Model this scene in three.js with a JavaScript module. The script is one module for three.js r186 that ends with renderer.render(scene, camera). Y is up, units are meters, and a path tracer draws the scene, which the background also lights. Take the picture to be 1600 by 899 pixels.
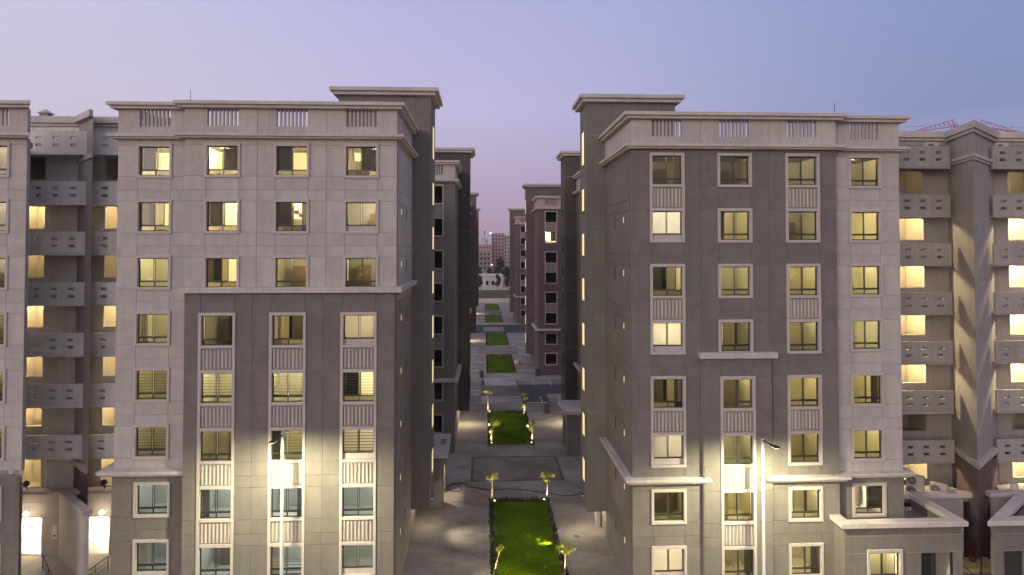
import * as THREE from 'three';
import { mergeGeometries } from 'three/addons/utils/BufferGeometryUtils.js';

// ---------------------------------------------------------------- camera
const scene = new THREE.Scene();
const camera = new THREE.PerspectiveCamera(2 * Math.atan(449.5 / 1000) * 180 / Math.PI, 1600 / 899, 0.1, 6000);
camera.position.set(0, 20, 0);
camera.rotation.order = 'YXZ';
camera.rotation.set(1.3 * Math.PI / 180, -Math.atan(0.044), 0);
camera.setViewOffset(1600, 899, 0, 84.2, 1600, 899);
camera.updateProjectionMatrix();
scene.add(camera);
const renderer = new THREE.WebGLRenderer({ antialias: true });
renderer.setSize(1600, 899);
renderer.toneMapping = THREE.LinearToneMapping;
renderer.toneMappingExposure = 1;
renderer.shadowMap.enabled = true;
renderer.shadowMap.type = THREE.PCFSoftShadowMap;

// ---------------------------------------------------------------- sky: dusk, afterglow behind and left of the camera
const DEG = Math.PI / 180;
const SKY = [ // azimuth (0 = ahead, + right), colours at elevations 2, 12, 22, 50 degrees
  [-125, [1.30, 0.98, 0.78], [1.22, 1.03, 0.92], [0.98, 0.91, 0.92], [0.62, 0.62, 0.80]],
  [-36, [0.62, 0.52, 0.64], [0.635, 0.59, 0.735], [0.575, 0.585, 0.82], [0.46, 0.48, 0.70]],
  [0, [0.47, 0.345, 0.475], [0.535, 0.50, 0.74], [0.45, 0.455, 0.73], [0.36, 0.39, 0.62]],
  [40, [0.255, 0.265, 0.440], [0.252, 0.305, 0.53], [0.26, 0.335, 0.60], [0.28, 0.33, 0.56]],
  [125, [0.62, 0.50, 0.56], [0.60, 0.53, 0.62], [0.52, 0.51, 0.66], [0.42, 0.44, 0.64]],
];
const ELEV = [2, 12, 22, 50, 90], ZENITH = [0.36, 0.39, 0.62];
const smooth = t => t * t * (3 - 2 * t);
function skyAt(az, el) {
  const n = SKY.length; let i = n - 1, a0, a1;
  for (let k = 0; k < n; k++) if (az >= SKY[k][0]) i = k;
  if (az < SKY[0][0]) { i = n - 1; az += 360; }
  const j = (i + 1) % n; a0 = SKY[i][0]; a1 = SKY[j][0] + (j === 0 ? 360 : 0);
  const t = (az - a0) / (a1 - a0), ts = 0.5 * t + 0.5 * smooth(t);
  const row = k => k === 4 ? ZENITH : [0, 1, 2].map(c => SKY[i][k + 1][c] * (1 - ts) + SKY[j][k + 1][c] * ts);
  el = Math.max(el, 2); let k = 0; while (k < 3 && el > ELEV[k + 1]) k++;
  const u = Math.min(1, (el - ELEV[k]) / (ELEV[k + 1] - ELEV[k])), A = row(k), B = row(k + 1);
  return [0, 1, 2].map(c => A[c] * (1 - u) + B[c] * u);
}
{
  const W = 720, H = 360, data = new Float32Array(W * H * 4);
  for (let y = 0; y < H; y++) for (let x = 0; x < W; x++) {
    const el = ((y + 0.5) / H - 0.5) * 180, ang = ((x + 0.5) / W - 0.5) * 2 * Math.PI;
    let az = Math.atan2(Math.cos(ang), -Math.sin(ang)) / DEG;
    const c = el < 0 ? [0.16, 0.15, 0.16] : skyAt(az, el), o = (y * W + x) * 4;
    data[o] = c[0]; data[o + 1] = c[1]; data[o + 2] = c[2]; data[o + 3] = 1;
  }
  const sky = new THREE.DataTexture(data, W, H, THREE.RGBAFormat, THREE.FloatType);
  sky.mapping = THREE.EquirectangularReflectionMapping; sky.magFilter = THREE.LinearFilter; sky.minFilter = THREE.LinearFilter;
  sky.colorSpace = THREE.LinearSRGBColorSpace; sky.needsUpdate = true;
  scene.background = sky; scene.environment = sky;
}
const glow = new THREE.DirectionalLight(new THREE.Color(1, 0.83, 0.72), 0.85); // the low afterglow
glow.position.set(-0.74 * 100, 20 + 0.2 * 100, 0.64 * 100); glow.target.position.set(0, 14, -40);
glow.castShadow = true; glow.shadow.radius = 50; glow.shadow.mapSize.set(2048, 2048);
Object.assign(glow.shadow.camera, { left: -70, right: 70, top: 60, bottom: -60, near: 1, far: 400 });
scene.add(glow, glow.target);

// ---------------------------------------------------------------- helpers
let seed = 12345;
const rnd = () => { seed = (seed * 1664525 + 1013904223) >>> 0; return seed / 4294967296; };
const rr = (a, b) => a + (b - a) * rnd();
const used = new Map();
function numbered(n) { const k = used.get(n) || 0; used.set(n, k + 1); return k ? n + '_' + String(k).padStart(3, '0') : n; }
const at = new Map(); // an object's place in the world
function thing(name, label, category, [x, y, d] = [0, 0, 0], group) {
  const o = new THREE.Group(); o.name = numbered(name); o.position.set(x, y, -d); o.userData = { label, category };
  if (group) o.userData.group = group;
  at.set(o, [x, y, d]); scene.add(o); return o;
}
function part(name, geo, mat, parent, [x, y, d] = [0, 0, 0]) { // place given in world coordinates, d = metres ahead
  const m = new THREE.Mesh(geo, mat); m.name = parent ? name : numbered(name);
  const p = parent ? at.get(parent) : [0, 0, 0];
  m.position.set(x - p[0], y - p[1], -(d - p[2])); m.castShadow = m.receiveShadow = true;
  at.set(m, [x, y, d]); (parent || scene).add(m); return m;
}
function single(name, geo, mat, label, category, pos, group) {
  const m = part(name, geo, mat, null, pos); m.userData = { label, category }; if (group) m.userData.group = group; return m;
}
function structure(name, geo, mat, pos) { const m = part(name, geo, mat, null, pos); m.userData = { kind: 'structure' }; return m; }
function lamp(x, y, d, color, power, size = 4) {
  const l = new THREE.PointLight(color, power, 0, 2); l.position.set(x, y, -d); l.castShadow = true; l.shadow.radius = size; scene.add(l); return l;
}
// box with its uv in metres, centred
const boxes = new Map();
function box(w, h, t) {
  const key = [w, h, t].map(v => v.toFixed(3)).join();
  if (boxes.has(key)) return boxes.get(key);
  const g = new THREE.BoxGeometry(w, h, t), uv = g.attributes.uv, dims = [[t, h], [t, h], [w, t], [w, t], [w, h], [w, h]];
  for (let f = 0; f < 6; f++) for (let v = 0; v < 4; v++) { const i = f * 4 + v; uv.setXY(i, uv.getX(i) * dims[f][0], uv.getY(i) * dims[f][1]); }
  boxes.set(key, g); return g;
}
const boxAt = (x0, x1, y0, y1, d0, d1) => box(Math.abs(x1 - x0), y1 - y0, d1 - d0).clone().translate((x0 + x1) / 2, (y0 + y1) / 2, -(d0 + d1) / 2);
function block(name, x0, x1, y0, y1, d0, d1, mat, parent) { return part(name, box(Math.abs(x1 - x0), y1 - y0, d1 - d0), mat, parent, [(x0 + x1) / 2, (y0 + y1) / 2, (d0 + d1) / 2]); }
const merged = list => { const l = list.map(g => g.index ? g.toNonIndexed() : g); for (const g of l) for (const k of Object.keys(g.attributes)) if (!['position', 'normal', 'uv'].includes(k)) g.deleteAttribute(k); return mergeGeometries(l); };
// an upright sheet of wall in the x-y plane with holes; front face at the origin's depth, thickness t away from the viewer
function sheet(x0, x1, y0, y1, holes, t, bevel = 0) {
  const s = new THREE.Shape([[x0, y0], [x1, y0], [x1, y1], [x0, y1]].map(p => new THREE.Vector2(...p)));
  for (const [a, b, c, e] of holes) s.holes.push(new THREE.Path([[a, c], [a, e], [b, e], [b, c]].map(p => new THREE.Vector2(...p))));
  const g = new THREE.ExtrudeGeometry(s, { depth: t - 2 * bevel, bevelEnabled: bevel > 0, bevelSize: bevel, bevelThickness: bevel, bevelOffset: -bevel, bevelSegments: 1 });
  return g.translate(0, 0, -t + bevel);
}
// a plan outline [[x, d], ...] raised from y0 to y1
function raised(pts, y0, y1, bevel = 0, hole) {
  const s = new THREE.Shape(pts.map(p => new THREE.Vector2(...p)));
  if (hole) s.holes.push(new THREE.Path(hole.map(p => new THREE.Vector2(...p))));
  const g = new THREE.ExtrudeGeometry(s, { depth: y1 - y0 - 2 * bevel, bevelEnabled: bevel > 0, bevelSize: bevel, bevelThickness: bevel, bevelOffset: -bevel, bevelSegments: 1 });
  return g.rotateX(-Math.PI / 2).translate(0, y0 + bevel, 0);
}

// ---------------------------------------------------------------- procedural textures
function noiseGrid(n, s) { const a = new Float32Array(n * n); let q = s >>> 0 || 1; for (let i = 0; i < a.length; i++) { q = (q * 1664525 + 1013904223) >>> 0; a[i] = q / 4294967296; } return a; }
function tileNoise(size, base, octaves, s, gain = 0.55, sx = 1) { // repeats without a seam; sx > 1 stretches upright
  const out = new Float32Array(size * size); let amp = 1, tot = 0;
  for (let o = 0; o < octaves; o++) {
    const n = base << o, ny = Math.max(1, Math.round(n / sx)), g = noiseGrid(n, s + o * 77);
    for (let y = 0; y < size; y++) for (let x = 0; x < size; x++) {
      const fx = x / size * n, fy = y / size * ny, x0 = Math.floor(fx), y0 = Math.floor(fy), u = smooth(fx - x0), v = smooth(fy - y0);
      const X1 = (x0 + 1) % n, Y0 = y0 % ny, Y1 = (y0 + 1) % ny, X0 = x0 % n;
      out[y * size + x] += amp * ((g[Y0 * n + X0] * (1 - u) + g[Y0 * n + X1] * u) * (1 - v) + (g[Y1 * n + X0] * (1 - u) + g[Y1 * n + X1] * u) * v);
    }
    tot += amp; amp *= gain;
  }
  for (let i = 0; i < out.length; i++) out[i] /= tot; return out;
}
const toByte = v => { v = Math.min(1, Math.max(0, v)); return Math.round(255 * (v <= 0.0031308 ? 12.92 * v : 1.055 * Math.pow(v, 1 / 2.4) - 0.055)); };
function texture(size, fn, metres, color = true) {
  const d = new Uint8Array(size * size * 4);
  for (let y = 0; y < size; y++) for (let x = 0; x < size; x++) { const c = fn(x, y, y * size + x), o = (y * size + x) * 4; for (let k = 0; k < 3; k++) d[o + k] = color ? toByte(c[k]) : Math.round(255 * Math.min(1, Math.max(0, c[k]))); d[o + 3] = 255; }
  const t = new THREE.DataTexture(d, size, size); t.wrapS = t.wrapT = THREE.RepeatWrapping; t.magFilter = THREE.LinearFilter; t.minFilter = THREE.LinearMipmapLinearFilter; t.generateMipmaps = true;
  if (color) t.colorSpace = THREE.SRGBColorSpace; t.repeat.set(1 / metres, 1 / metres); t.needsUpdate = true; return t;
}
const nCoarse = tileNoise(512, 3, 5, 11), nFine = tileNoise(512, 32, 3, 23), nStreak = tileNoise(512, 24, 3, 37, 0.6, 12);
const plasterMap = texture(512, (x, y, i) => { const v = 0.80 + 0.20 * (nCoarse[i] - 0.5) * 1.6 + 0.10 * (nFine[i] - 0.5) + 0.20 * (nStreak[i] - 0.5) - 0.22 * Math.max(0, nCoarse[(i * 7 + 1000) % (512 * 512)] - 0.6); return [v * 1.0, v * 0.995, v * 0.985 + 0.01 * nCoarse[i]]; }, 5.3);
const grainBump = texture(512, (x, y, i) => { const v = 0.5 * nFine[i] + 0.5 * nCoarse[i]; return [v, v, v]; }, 1.4, false);
function shifted(t, u, v) { const c = t.clone(); c.offset.set(u, v); c.needsUpdate = true; return c; }
const plasterMaps = [plasterMap, shifted(plasterMap, 0.31, 0.17), shifted(plasterMap, 0.63, 0.55), shifted(plasterMap, 0.11, 0.79)];
const rgb = (r, g, b) => new THREE.Color().setRGB(r, g, b);
function paint(r, g, b, k = 0, extra = {}) { return new THREE.MeshStandardMaterial({ color: rgb(r, g, b), map: plasterMaps[k], bumpMap: grainBump, bumpScale: 0.006, roughness: 0.92, ...extra }); }
const family = (r, g, b) => [0, 1, 2, 3].map(k => { const f = [1, 0.95, 1.035, 0.975][k]; return paint(r * f, g * f, b * f, k); });
const LIGHT = family(0.60, 0.548, 0.525), DARK = family(0.228, 0.205, 0.192), SHADE = family(0.105, 0.094, 0.087), PALE = family(0.84, 0.81, 0.775), WING = family(0.43, 0.395, 0.375), SIDE = family(0.33, 0.292, 0.265), MAROON = family(0.175, 0.120, 0.122), TRIMS = family(0.66, 0.585, 0.56);  // SHADE: darker copy of DARK, with the shade between the blocks painted in
const M = {
  trim: TRIMS[0], lightGroove: paint(0.44, 0.40, 0.38, 1), darkGroove: paint(0.36, 0.32, 0.29, 1), maroonGroove: paint(0.24, 0.17, 0.17, 1),
  maroonTrim: paint(0.56, 0.43, 0.43, 2), shadedTrim: paint(0.50, 0.44, 0.42, 0), concrete: paint(0.42, 0.38, 0.36, 2), roof: paint(0.30, 0.28, 0.27, 3),  // the trim for far DARK blocks has their shade put into its colour
  frame: new THREE.MeshStandardMaterial({ color: rgb(0.030, 0.030, 0.030), roughness: 0.45, metalness: 0.3 }),
  sash: new THREE.MeshStandardMaterial({ color: rgb(0.045, 0.044, 0.042), roughness: 0.45, metalness: 0.3 }),
  tinted: new THREE.MeshPhysicalMaterial({ color: rgb(0.33, 0.325, 0.28), transmission: 1, thickness: 0, roughness: 0.03, ior: 1.5, side: THREE.DoubleSide }),
  darkGlass: new THREE.MeshPhysicalMaterial({ color: rgb(0.055, 0.055, 0.055), transmission: 1, thickness: 0, roughness: 0.03, ior: 1.5, side: THREE.DoubleSide }),
  pale: new THREE.MeshPhysicalMaterial({ color: rgb(0.66, 0.67, 0.65), transmission: 1, thickness: 0, roughness: 0.03, ior: 1.5, side: THREE.DoubleSide }),
  frosted: new THREE.MeshPhysicalMaterial({ color: rgb(0.80, 0.78, 0.72), transmission: 1, thickness: 0, roughness: 0.75, ior: 1.45, side: THREE.DoubleSide }),
  darkPane: new THREE.MeshPhysicalMaterial({ color: rgb(0.006, 0.006, 0.007), roughness: 0.06, ior: 1.5, specularIntensity: 0.5 }),
  roomCream: new THREE.MeshStandardMaterial({ color: rgb(0.72, 0.68, 0.50), roughness: 0.95, side: THREE.DoubleSide }),
  roomWhite: new THREE.MeshStandardMaterial({ color: rgb(0.74, 0.70, 0.60), roughness: 0.95, side: THREE.DoubleSide }),
  roomBlue: new THREE.MeshStandardMaterial({ color: rgb(0.64, 0.67, 0.64), roughness: 0.95, side: THREE.DoubleSide }),
  door: new THREE.MeshStandardMaterial({ color: rgb(0.16, 0.12, 0.09), roughness: 0.6 }),
  wood: new THREE.MeshStandardMaterial({ color: rgb(0.30, 0.20, 0.11), roughness: 0.6 }),
  curtain: new THREE.MeshPhysicalMaterial({ color: rgb(0.62, 0.56, 0.46), roughness: 1, transmission: 0.4, thickness: 0, side: THREE.DoubleSide }),
  darkCurtain: new THREE.MeshPhysicalMaterial({ color: rgb(0.16, 0.14, 0.13), roughness: 1, transmission: 0.3, thickness: 0, side: THREE.DoubleSide }),
  whiteDoor: new THREE.MeshStandardMaterial({ color: rgb(0.78, 0.74, 0.66), roughness: 0.55 }),
  corridor: new THREE.MeshStandardMaterial({ color: rgb(0.30, 0.265, 0.20), roughness: 0.95, side: THREE.DoubleSide }),
  paleCorridor: new THREE.MeshStandardMaterial({ color: rgb(0.62, 0.55, 0.43), roughness: 0.95, side: THREE.DoubleSide }),
  flatDoor: new THREE.MeshStandardMaterial({ color: rgb(0.45, 0.385, 0.28), roughness: 0.7 }),
  knob: new THREE.MeshStandardMaterial({ color: rgb(0.35, 0.27, 0.14), roughness: 0.3, metalness: 0.9 }),
  bulb: new THREE.MeshStandardMaterial({ color: 0xffffff, emissive: rgb(1, 0.86, 0.58), emissiveIntensity: 3 }),
  hotBulb: new THREE.MeshStandardMaterial({ color: 0xffffff, emissive: rgb(1, 0.86, 0.58), emissiveIntensity: 10 }),
  coolBulb: new THREE.MeshStandardMaterial({ color: 0xffffff, emissive: rgb(0.85, 0.95, 1), emissiveIntensity: 2.5 }),
  stair: new THREE.MeshStandardMaterial({ color: rgb(0.7, 0.62, 0.45), emissive: rgb(1, 0.78, 0.40), emissiveIntensity: 0.8 }),
  steel: new THREE.MeshStandardMaterial({ color: rgb(0.045, 0.045, 0.05), roughness: 0.5, metalness: 0.6 }),
  pole: new THREE.MeshStandardMaterial({ color: rgb(0.72, 0.74, 0.76), roughness: 0.45, metalness: 0.25 }),
  ac: new THREE.MeshStandardMaterial({ color: rgb(0.50, 0.45, 0.37), roughness: 0.6 }),  // tan of the corridor lamplight is put into the casing colour
  grille: new THREE.MeshStandardMaterial({ color: rgb(0.05, 0.05, 0.05), roughness: 0.7 }),
};

// ---------------------------------------------------------------- windows
const OW = 0.86, WH = 1.66; // half width and height of an opening
const surroundGeo = sheet(-OW - 0.155, OW + 0.155, -WH / 2 - 0.15, WH / 2 + 0.17, [[-OW, OW, -WH / 2, WH / 2]], 0.36, 0.012);
const ring = (x0, x1, y0, y1, w, t) => [boxAt(x0, x0 + w, y0, y1, 0, t), boxAt(x1 - w, x1, y0, y1, 0, t), boxAt(x0 + w, x1 - w, y0, y0 + w, 0, t), boxAt(x0 + w, x1 - w, y1 - w, y1, 0, t)];
const TR = -WH / 2 + 0.31; // transom height
const frameGeo = merged([...ring(-OW, OW, -WH / 2, WH / 2, 0.05, 0.09), boxAt(-OW + 0.05, OW - 0.05, TR - 0.03, TR + 0.03, 0.002, 0.088), boxAt(-0.027, 0.027, -WH / 2 + 0.05, TR - 0.03, 0.004, 0.086)]);
const frameHighGeo = merged([...ring(-OW, OW, TR, WH / 2, 0.05, 0.09)]);
const SW = OW - 0.03, SH = WH / 2 - TR - 0.03; // sash width, height
const sashGeo = merged(ring(-SW / 2, SW / 2, -SH / 2, SH / 2, 0.04, 0.028));
const sashPaneGeo = new THREE.PlaneGeometry(SW - 0.07, SH - 0.07), lowPaneGeo = new THREE.PlaneGeometry(OW - 0.08, 0.24);
const barGeo = box(2 * OW, 0.022, 0.022);
function roomGeo(w, h, t) { // open towards the viewer
  const q = (a, b, c, e) => { const g = new THREE.BufferGeometry(); g.setAttribute('position', new THREE.Float32BufferAttribute([...a, ...b, ...c, ...a, ...c, ...e], 3)); g.setAttribute('uv', new THREE.Float32BufferAttribute([0, 0, 1, 0, 1, 1, 0, 0, 1, 1, 0, 1], 2)); g.computeVertexNormals(); return g; };
  const x = w / 2, y = h / 2;
  return mergeGeometries([q([-x, -y, -t], [x, -y, -t], [x, y, -t], [-x, y, -t]), q([-x, -y, 0], [x, -y, 0], [x, -y, -t], [-x, -y, -t]), q([-x, y, -t], [x, y, -t], [x, y, 0], [-x, y, 0]), q([-x, -y, 0], [-x, -y, -t], [-x, y, -t], [-x, y, 0]), q([x, -y, -t], [x, -y, 0], [x, y, 0], [x, y, -t])]);
}
const SMALLROOM = roomGeo(1.9, 2.75, 1.1), ROOM = roomGeo(3.1, 2.75, 3.3), bulbGeo = new THREE.CylinderGeometry(0.15, 0.13, 0.07, 20), roomDoorGeo = box(0.9, 2.05, 0.05);
// s: { open: 0 shut, + slid open at the right, - at the left (share of the half), low: solid lower panel, p: lamp power, tone, bars: [from, count], door, bulbX, glass, unlit }
const trimOf = new Map();
function makeWindow(bld, x, head, d, s) {
  const y = head - WH / 2, w = part('window', surroundGeo, trimOf.get(bld) || M.trim, bld, [x, y, d - 0.075]);
  if (s.unlit) { // rooms without light, far off
    part('window_frame', frameGeo, M.frame, w, [x, y, d + 0.13]);
    part('pane', box(2 * OW - 0.04, WH - 0.04, 0.02), M.darkPane, w, [x, y, d + 0.19]); return w;
  }
  const glass = s.glass || M.tinted, q = s.low ? (s.clear ? M.tinted : M.frosted) : glass;
  part('window_frame', s.low ? frameHighGeo : frameGeo, M.frame, w, [x, y, d + 0.13]);
  if (s.low) part('lower_panel', box(2 * OW, TR + WH / 2, 0.1), M.trim, w, [x, -WH / 4 + TR / 2 + y, d + 0.19]);
  else for (const k of [-1, 1]) part('lower_pane', lowPaneGeo, glass, w, [x + k * OW / 2, y - WH / 2 + 0.165, d + 0.18]);
  const sy = y + TR + 0.03 + SH / 2, xs = [x - OW / 2, x + OW / 2];
  if (s.open > 0) xs[1] -= s.open * OW; if (s.open < 0) xs[0] -= s.open * OW;
  for (const k of [0, 1]) {
    part('sash', sashGeo, M.sash, w, [xs[k], sy, d + 0.15 + k * 0.034]);
    part('pane', sashPaneGeo, s.open && Math.abs(s.open) > 0.25 && k === (s.open > 0 ? 0 : 1) ? M.darkGlass : q, w, [xs[k], sy, d + 0.164 + k * 0.034]);
  }
  if (s.bars) for (let k = 0; k < s.bars[1]; k++) part('security_bar', barGeo, M.steel, w, [x, y - WH / 2 + s.bars[0] + k * 0.165, d + 0.085]);
  const rx = x + (s.dx || 0), mat = { cream: M.roomCream, white: M.roomWhite, blue: M.roomBlue }[s.tone || 'cream'];
  const fl = head - 2.42, ce = fl + 2.75;
  part('room', s.small ? SMALLROOM : ROOM, mat, w, [rx, (fl + ce) / 2, d + 0.27]);
  if (s.door !== undefined) part('room_door', roomDoorGeo, M.door, w, [rx + s.door, fl + 1.03, d + 3.53]);
  const furn = rnd(), cw = rnd(), side = rnd() < 0.5 ? -1 : 1;
  if (!s.small && !s.stairs && s.door === undefined && furn < 0.45) part('wardrobe', box(+rr(0.6, 1.1).toFixed(1), 1.9, 0.5), rnd() < 0.5 ? M.door : M.wood, w, [rx + side * rr(0.4, 0.9), fl + 0.96, d + 3.2]);
  if (!s.small && !s.low && cw < 0.3) part('curtain', curtainGeo, cw < 0.15 ? M.curtain : M.darkCurtain, w, [x - side * 0.68, head - 0.95, d + 0.42]);
  if (s.stairs) part('staircase', merged([0, 1, 2, 3, 4, 5, 6].map(k => boxAt(rx - 0.9 + k * 0.27, rx - 0.9 + (k + 1) * 0.27, ce - 0.5 - k * 0.2, ce - 0.3 - k * 0.2, d + 1.8, d + 2.8))), M.door, w, [0, 0, 0]);
  if (s.p > 0) {
    const bx = rx + (s.bulbX === undefined ? 0.3 : s.bulbX), bd = d + (s.bulbD || 1.9);
    part('ceiling_lamp', bulbGeo, s.tone === 'blue' ? M.coolBulb : M.bulb, w, [bx, ce - 0.06, bd]);
    const hue = rnd(); lamp(bx, ce - 0.2, bd, s.tone === 'blue' ? rgb(1, 0.985, 0.90) : rgb(1, 0.83 + 0.09 * hue, 0.48 + 0.24 * hue), s.p * (s.tone === 'blue' ? 1.5 : 1) * rr(0.8, 1.2) * (Math.abs(s.open || 0) > 0.5 ? 1.5 : 1) * (s.tone === 'blue' ? 1 : s.low ? 1.0 : 1.7), 5);
  }
  return w;
}
const curtainGeo = (() => { const g = new THREE.PlaneGeometry(0.42, 1.9, 24, 1), q = g.attributes.position; for (let i = 0; i < q.count; i++) q.setZ(i, 0.035 * Math.sin(q.getX(i) * 62)); g.computeVertexNormals(); return g; })();
const ribGeo = (() => { const s = new THREE.Shape(); s.moveTo(-0.062, 0.01); s.lineTo(0.062, 0.01); s.quadraticCurveTo(0.058, -0.085, 0, -0.09); s.quadraticCurveTo(-0.058, -0.085, -0.062, 0.01); return new THREE.ExtrudeGeometry(s, { depth: 1.06, bevelEnabled: false, curveSegments: 4 }).rotateX(-Math.PI / 2).translate(0, -0.53, 0); })();
const spandrelGeo = merged([boxAt(-OW - 0.155, OW + 0.155, -0.61, 0.61, 0.12, 0.3), boxAt(-OW - 0.155, -OW, -0.61, 0.61, 0, 0.12), boxAt(OW, OW + 0.155, -0.61, 0.61, 0, 0.12)]);
function makeSpandrel(bld, x, head, d) { // fluted panel hanging under the window whose head is given
  const y = head - WH - 0.15 - 0.61, s = part('fluted_panel', spandrelGeo, trimOf.get(bld) || M.trim, bld, [x, y, d - 0.07]);
  for (let k = 0; k < 8; k++) part('rib', ribGeo, trimOf.get(bld) || TRIMS[(k * 7 + Math.round(x * 3)) & 3], s, [x - 0.735 + k * 0.21, y, d + 0.05]);
}
// wall panels on a grid of joints, with a backing sheet behind them
function panelled(bld, x0, x1, y0, y1, d, vs, hs, holes, mats, groove, skip) {
  part('wall', sheet(Math.min(x0, x1), Math.max(x0, x1), y0, y1, holes, 0.24), groove, bld, [0, 0, d + 0.03]);
  const xs = [...new Set([x0, x1, ...vs.filter(v => (v - x0) * (v - x1) < 0)])].sort((a, b) => a - b), ys = [...new Set([y0, y1, ...hs.filter(h => h > y0 + 0.06 && h < y1 - 0.06)])].sort((a, b) => a - b), g = 0.011;
  for (let j = 0; j + 1 < ys.length; j++) for (let i = 0; i + 1 < xs.length; i++) {
    const cx = (xs[i] + xs[i + 1]) / 2, cy = (ys[j] + ys[j + 1]) / 2;
    if (holes.concat(skip || []).some(h => cx > h[0] && cx < h[1] && cy > h[2] && cy < h[3])) continue;
    part('wall_panel', box(+(xs[i + 1] - xs[i] - 2 * g).toFixed(3), +(ys[j + 1] - ys[j] - 2 * g).toFixed(3), 0.1), mats[Math.floor(rnd() * 4)], bld, [cx, cy, d + 0.05 + rr(0, 0.003)]);
  }
}

// ---------------------------------------------------------------- apartment buildings
const offsetRing = (c, p, dEnd) => { // outline of a cornice that stands p proud of the front, its inner side and its outer side
  const X = u => c.xi + c.dir * u, pts = [[X(-p), dEnd], [X(-p), c.d - p]];
  if (c.uo > c.um) pts.push([X(c.um + p), c.d - p], [X(c.um + p), c.ds - p]);
  const uo = Math.max(c.uo, c.um);
  if (c.oblique) pts[0] = [X(0.6), c.d + 0.9], pts.push([X(uo + p), c.d - p], [X(uo + p), c.d + 0.9]);
  else pts.push([X(uo + p), (c.uo > c.um ? c.ds : c.d) - p], [X(uo + p), c.dOut || dEnd], [X(uo - 0.24), c.dOut || dEnd], [X(uo - 0.24), (c.uo > c.um ? c.ds : c.d) + 0.3], [X(c.uo > c.um ? c.um - 0.24 : 1), c.d + 0.8], [X(0.24), c.d + 0.8], [X(0.24), dEnd]);
  return pts;
};
function apartments(c) {
  const t = thing('apartment_building', c.label, 'apartment building', [c.xi + c.dir * c.uo / 2, 0, c.d], c.group), X = u => c.xi + c.dir * u; if (c.far) trimOf.set(t, c.mats === MAROON ? M.maroonTrim : M.shadedTrim);
  const dEnd = c.d + (c.deep || 20), h0 = c.head0, cap = h0 + c.cornice; // underside of the lower cornice
  const heads = [0, 1, 2, 3, 4, 5, 6, 7].map(k => h0 - 3.2 * k);
  const hs = heads.flatMap(h => [h + 0.06, h - WH - 0.06, h - WH - 0.06 - 0.78]);
  const vs = []; c.cols.forEach((u, i) => { vs.push(X(u - OW - 0.06), X(u + OW + 0.06)); if (i && c.cols[i] < c.um) vs.push(X((c.cols[i - 1] + u) / 2)); });
  for (const z of c.zones) {
    const holes = [], skip = [], y1 = z.y1 === 'cap' ? cap : z.y1, inz = (u, y) => u > z.u0 && u < z.u1 && y > z.y0 && y < y1;
    c.cols.forEach((u, i) => heads.forEach((h, k) => { const s = c.win[i] && c.win[i][k]; if (!s || !inz(u, h - 0.8)) return;
      const x = X(u) + (z.shift || 0); holes.push([x - OW - 0.06, x + OW + 0.06, h - WH - 0.06, h + 0.06]); makeWindow(t, x, h, z.d, s); }));
    for (const [i, k] of c.flutes || []) { const u = c.cols[i], h = heads[k]; if (!inz(u, h - 2.2)) continue; makeSpandrel(t, X(u), h, z.d); skip.push([X(u) - OW - 0.1, X(u) + OW + 0.1, h - WH - 1.6, h - WH]); }
    if (c.far) part('wall', sheet(Math.min(X(z.u0), X(z.u1)), Math.max(X(z.u0), X(z.u1)), z.y0, y1, holes, 0.25), z.mats[0], t, [0, 0, z.d]);
    else panelled(t, X(z.u0), X(z.u1), z.y0, y1, z.d, vs.map(v => v + (z.shift || 0)), hs, holes, z.mats, z.groove, skip);
  }
  // inner side wall, roof, outer side, rear
  const dark = c.side;
  if (!c.oblique) {
    if (!c.far) {
      const ys = [0, ...heads.slice().reverse().flatMap(h => [h - WH - 0.84, h + 0.06]).filter(y => y > 0.5 && y < cap - 0.3), cap];
      for (let j = 0; j + 1 < ys.length; j++) { const up = (ys[j] + ys[j + 1]) / 2 > c.sideSplit;
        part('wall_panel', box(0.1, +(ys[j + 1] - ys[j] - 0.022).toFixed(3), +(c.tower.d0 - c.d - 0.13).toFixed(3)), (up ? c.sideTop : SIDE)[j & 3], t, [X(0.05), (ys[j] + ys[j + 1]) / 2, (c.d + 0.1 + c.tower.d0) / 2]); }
      block('side_wall', X(0.07), X(0.3), 0, cap, c.d + 0.28, dEnd, M.darkGroove, t);
      // slit windows of the bathrooms on the side
      heads.forEach((h, k) => { const y = h - 0.42 - 3.2; if (y < 1) return;
        block('slit_window', X(-0.012), X(0.1), y - 0.17, y + 0.17, c.d + 2.02, c.d + 2.14, M.stair, t);
        block('slit_window', X(-0.008), X(0.1), y - 0.5, y + 0.3, c.d + 4.55, c.d + 4.75, M.darkPane, t); });
    } else block('side_wall', X(0), X(0.3), 0, cap, c.d + 0.25, dEnd, dark[1], t);
    block('outer_wall', X(Math.max(c.uo, c.um) - 0.3), X(Math.max(c.uo, c.um)), 0, cap, (c.ds || c.d) + 0.28, dEnd, dark[2], t);
    block('rear_wall', X(0.3), X(Math.max(c.uo, c.um) - 0.3), 0, cap, dEnd - 0.3, dEnd, dark[2], t);
    block('roof', X(0.3), X(Math.max(c.uo, c.um) - 0.3), cap - 0.25, cap + 0.1, c.d + 0.9, dEnd - 0.3, M.roof, t);
  } else {
    const a = [X(0), c.d + 0.1], b = [X(4.2), c.d + 5.6];
    part('return_wall', raised([a, b, [b[0] - 0.4, b[1]], [a[0] - 0.5, a[1] + 0.2]], 0, cap), LIGHT[1], t, [0, 0, 0]);
    block('roof', X(1.2), X(c.um), cap - 0.25, cap + 0.1, c.d + 0.95, c.d + 2.2, M.roof, t);
  }
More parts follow.
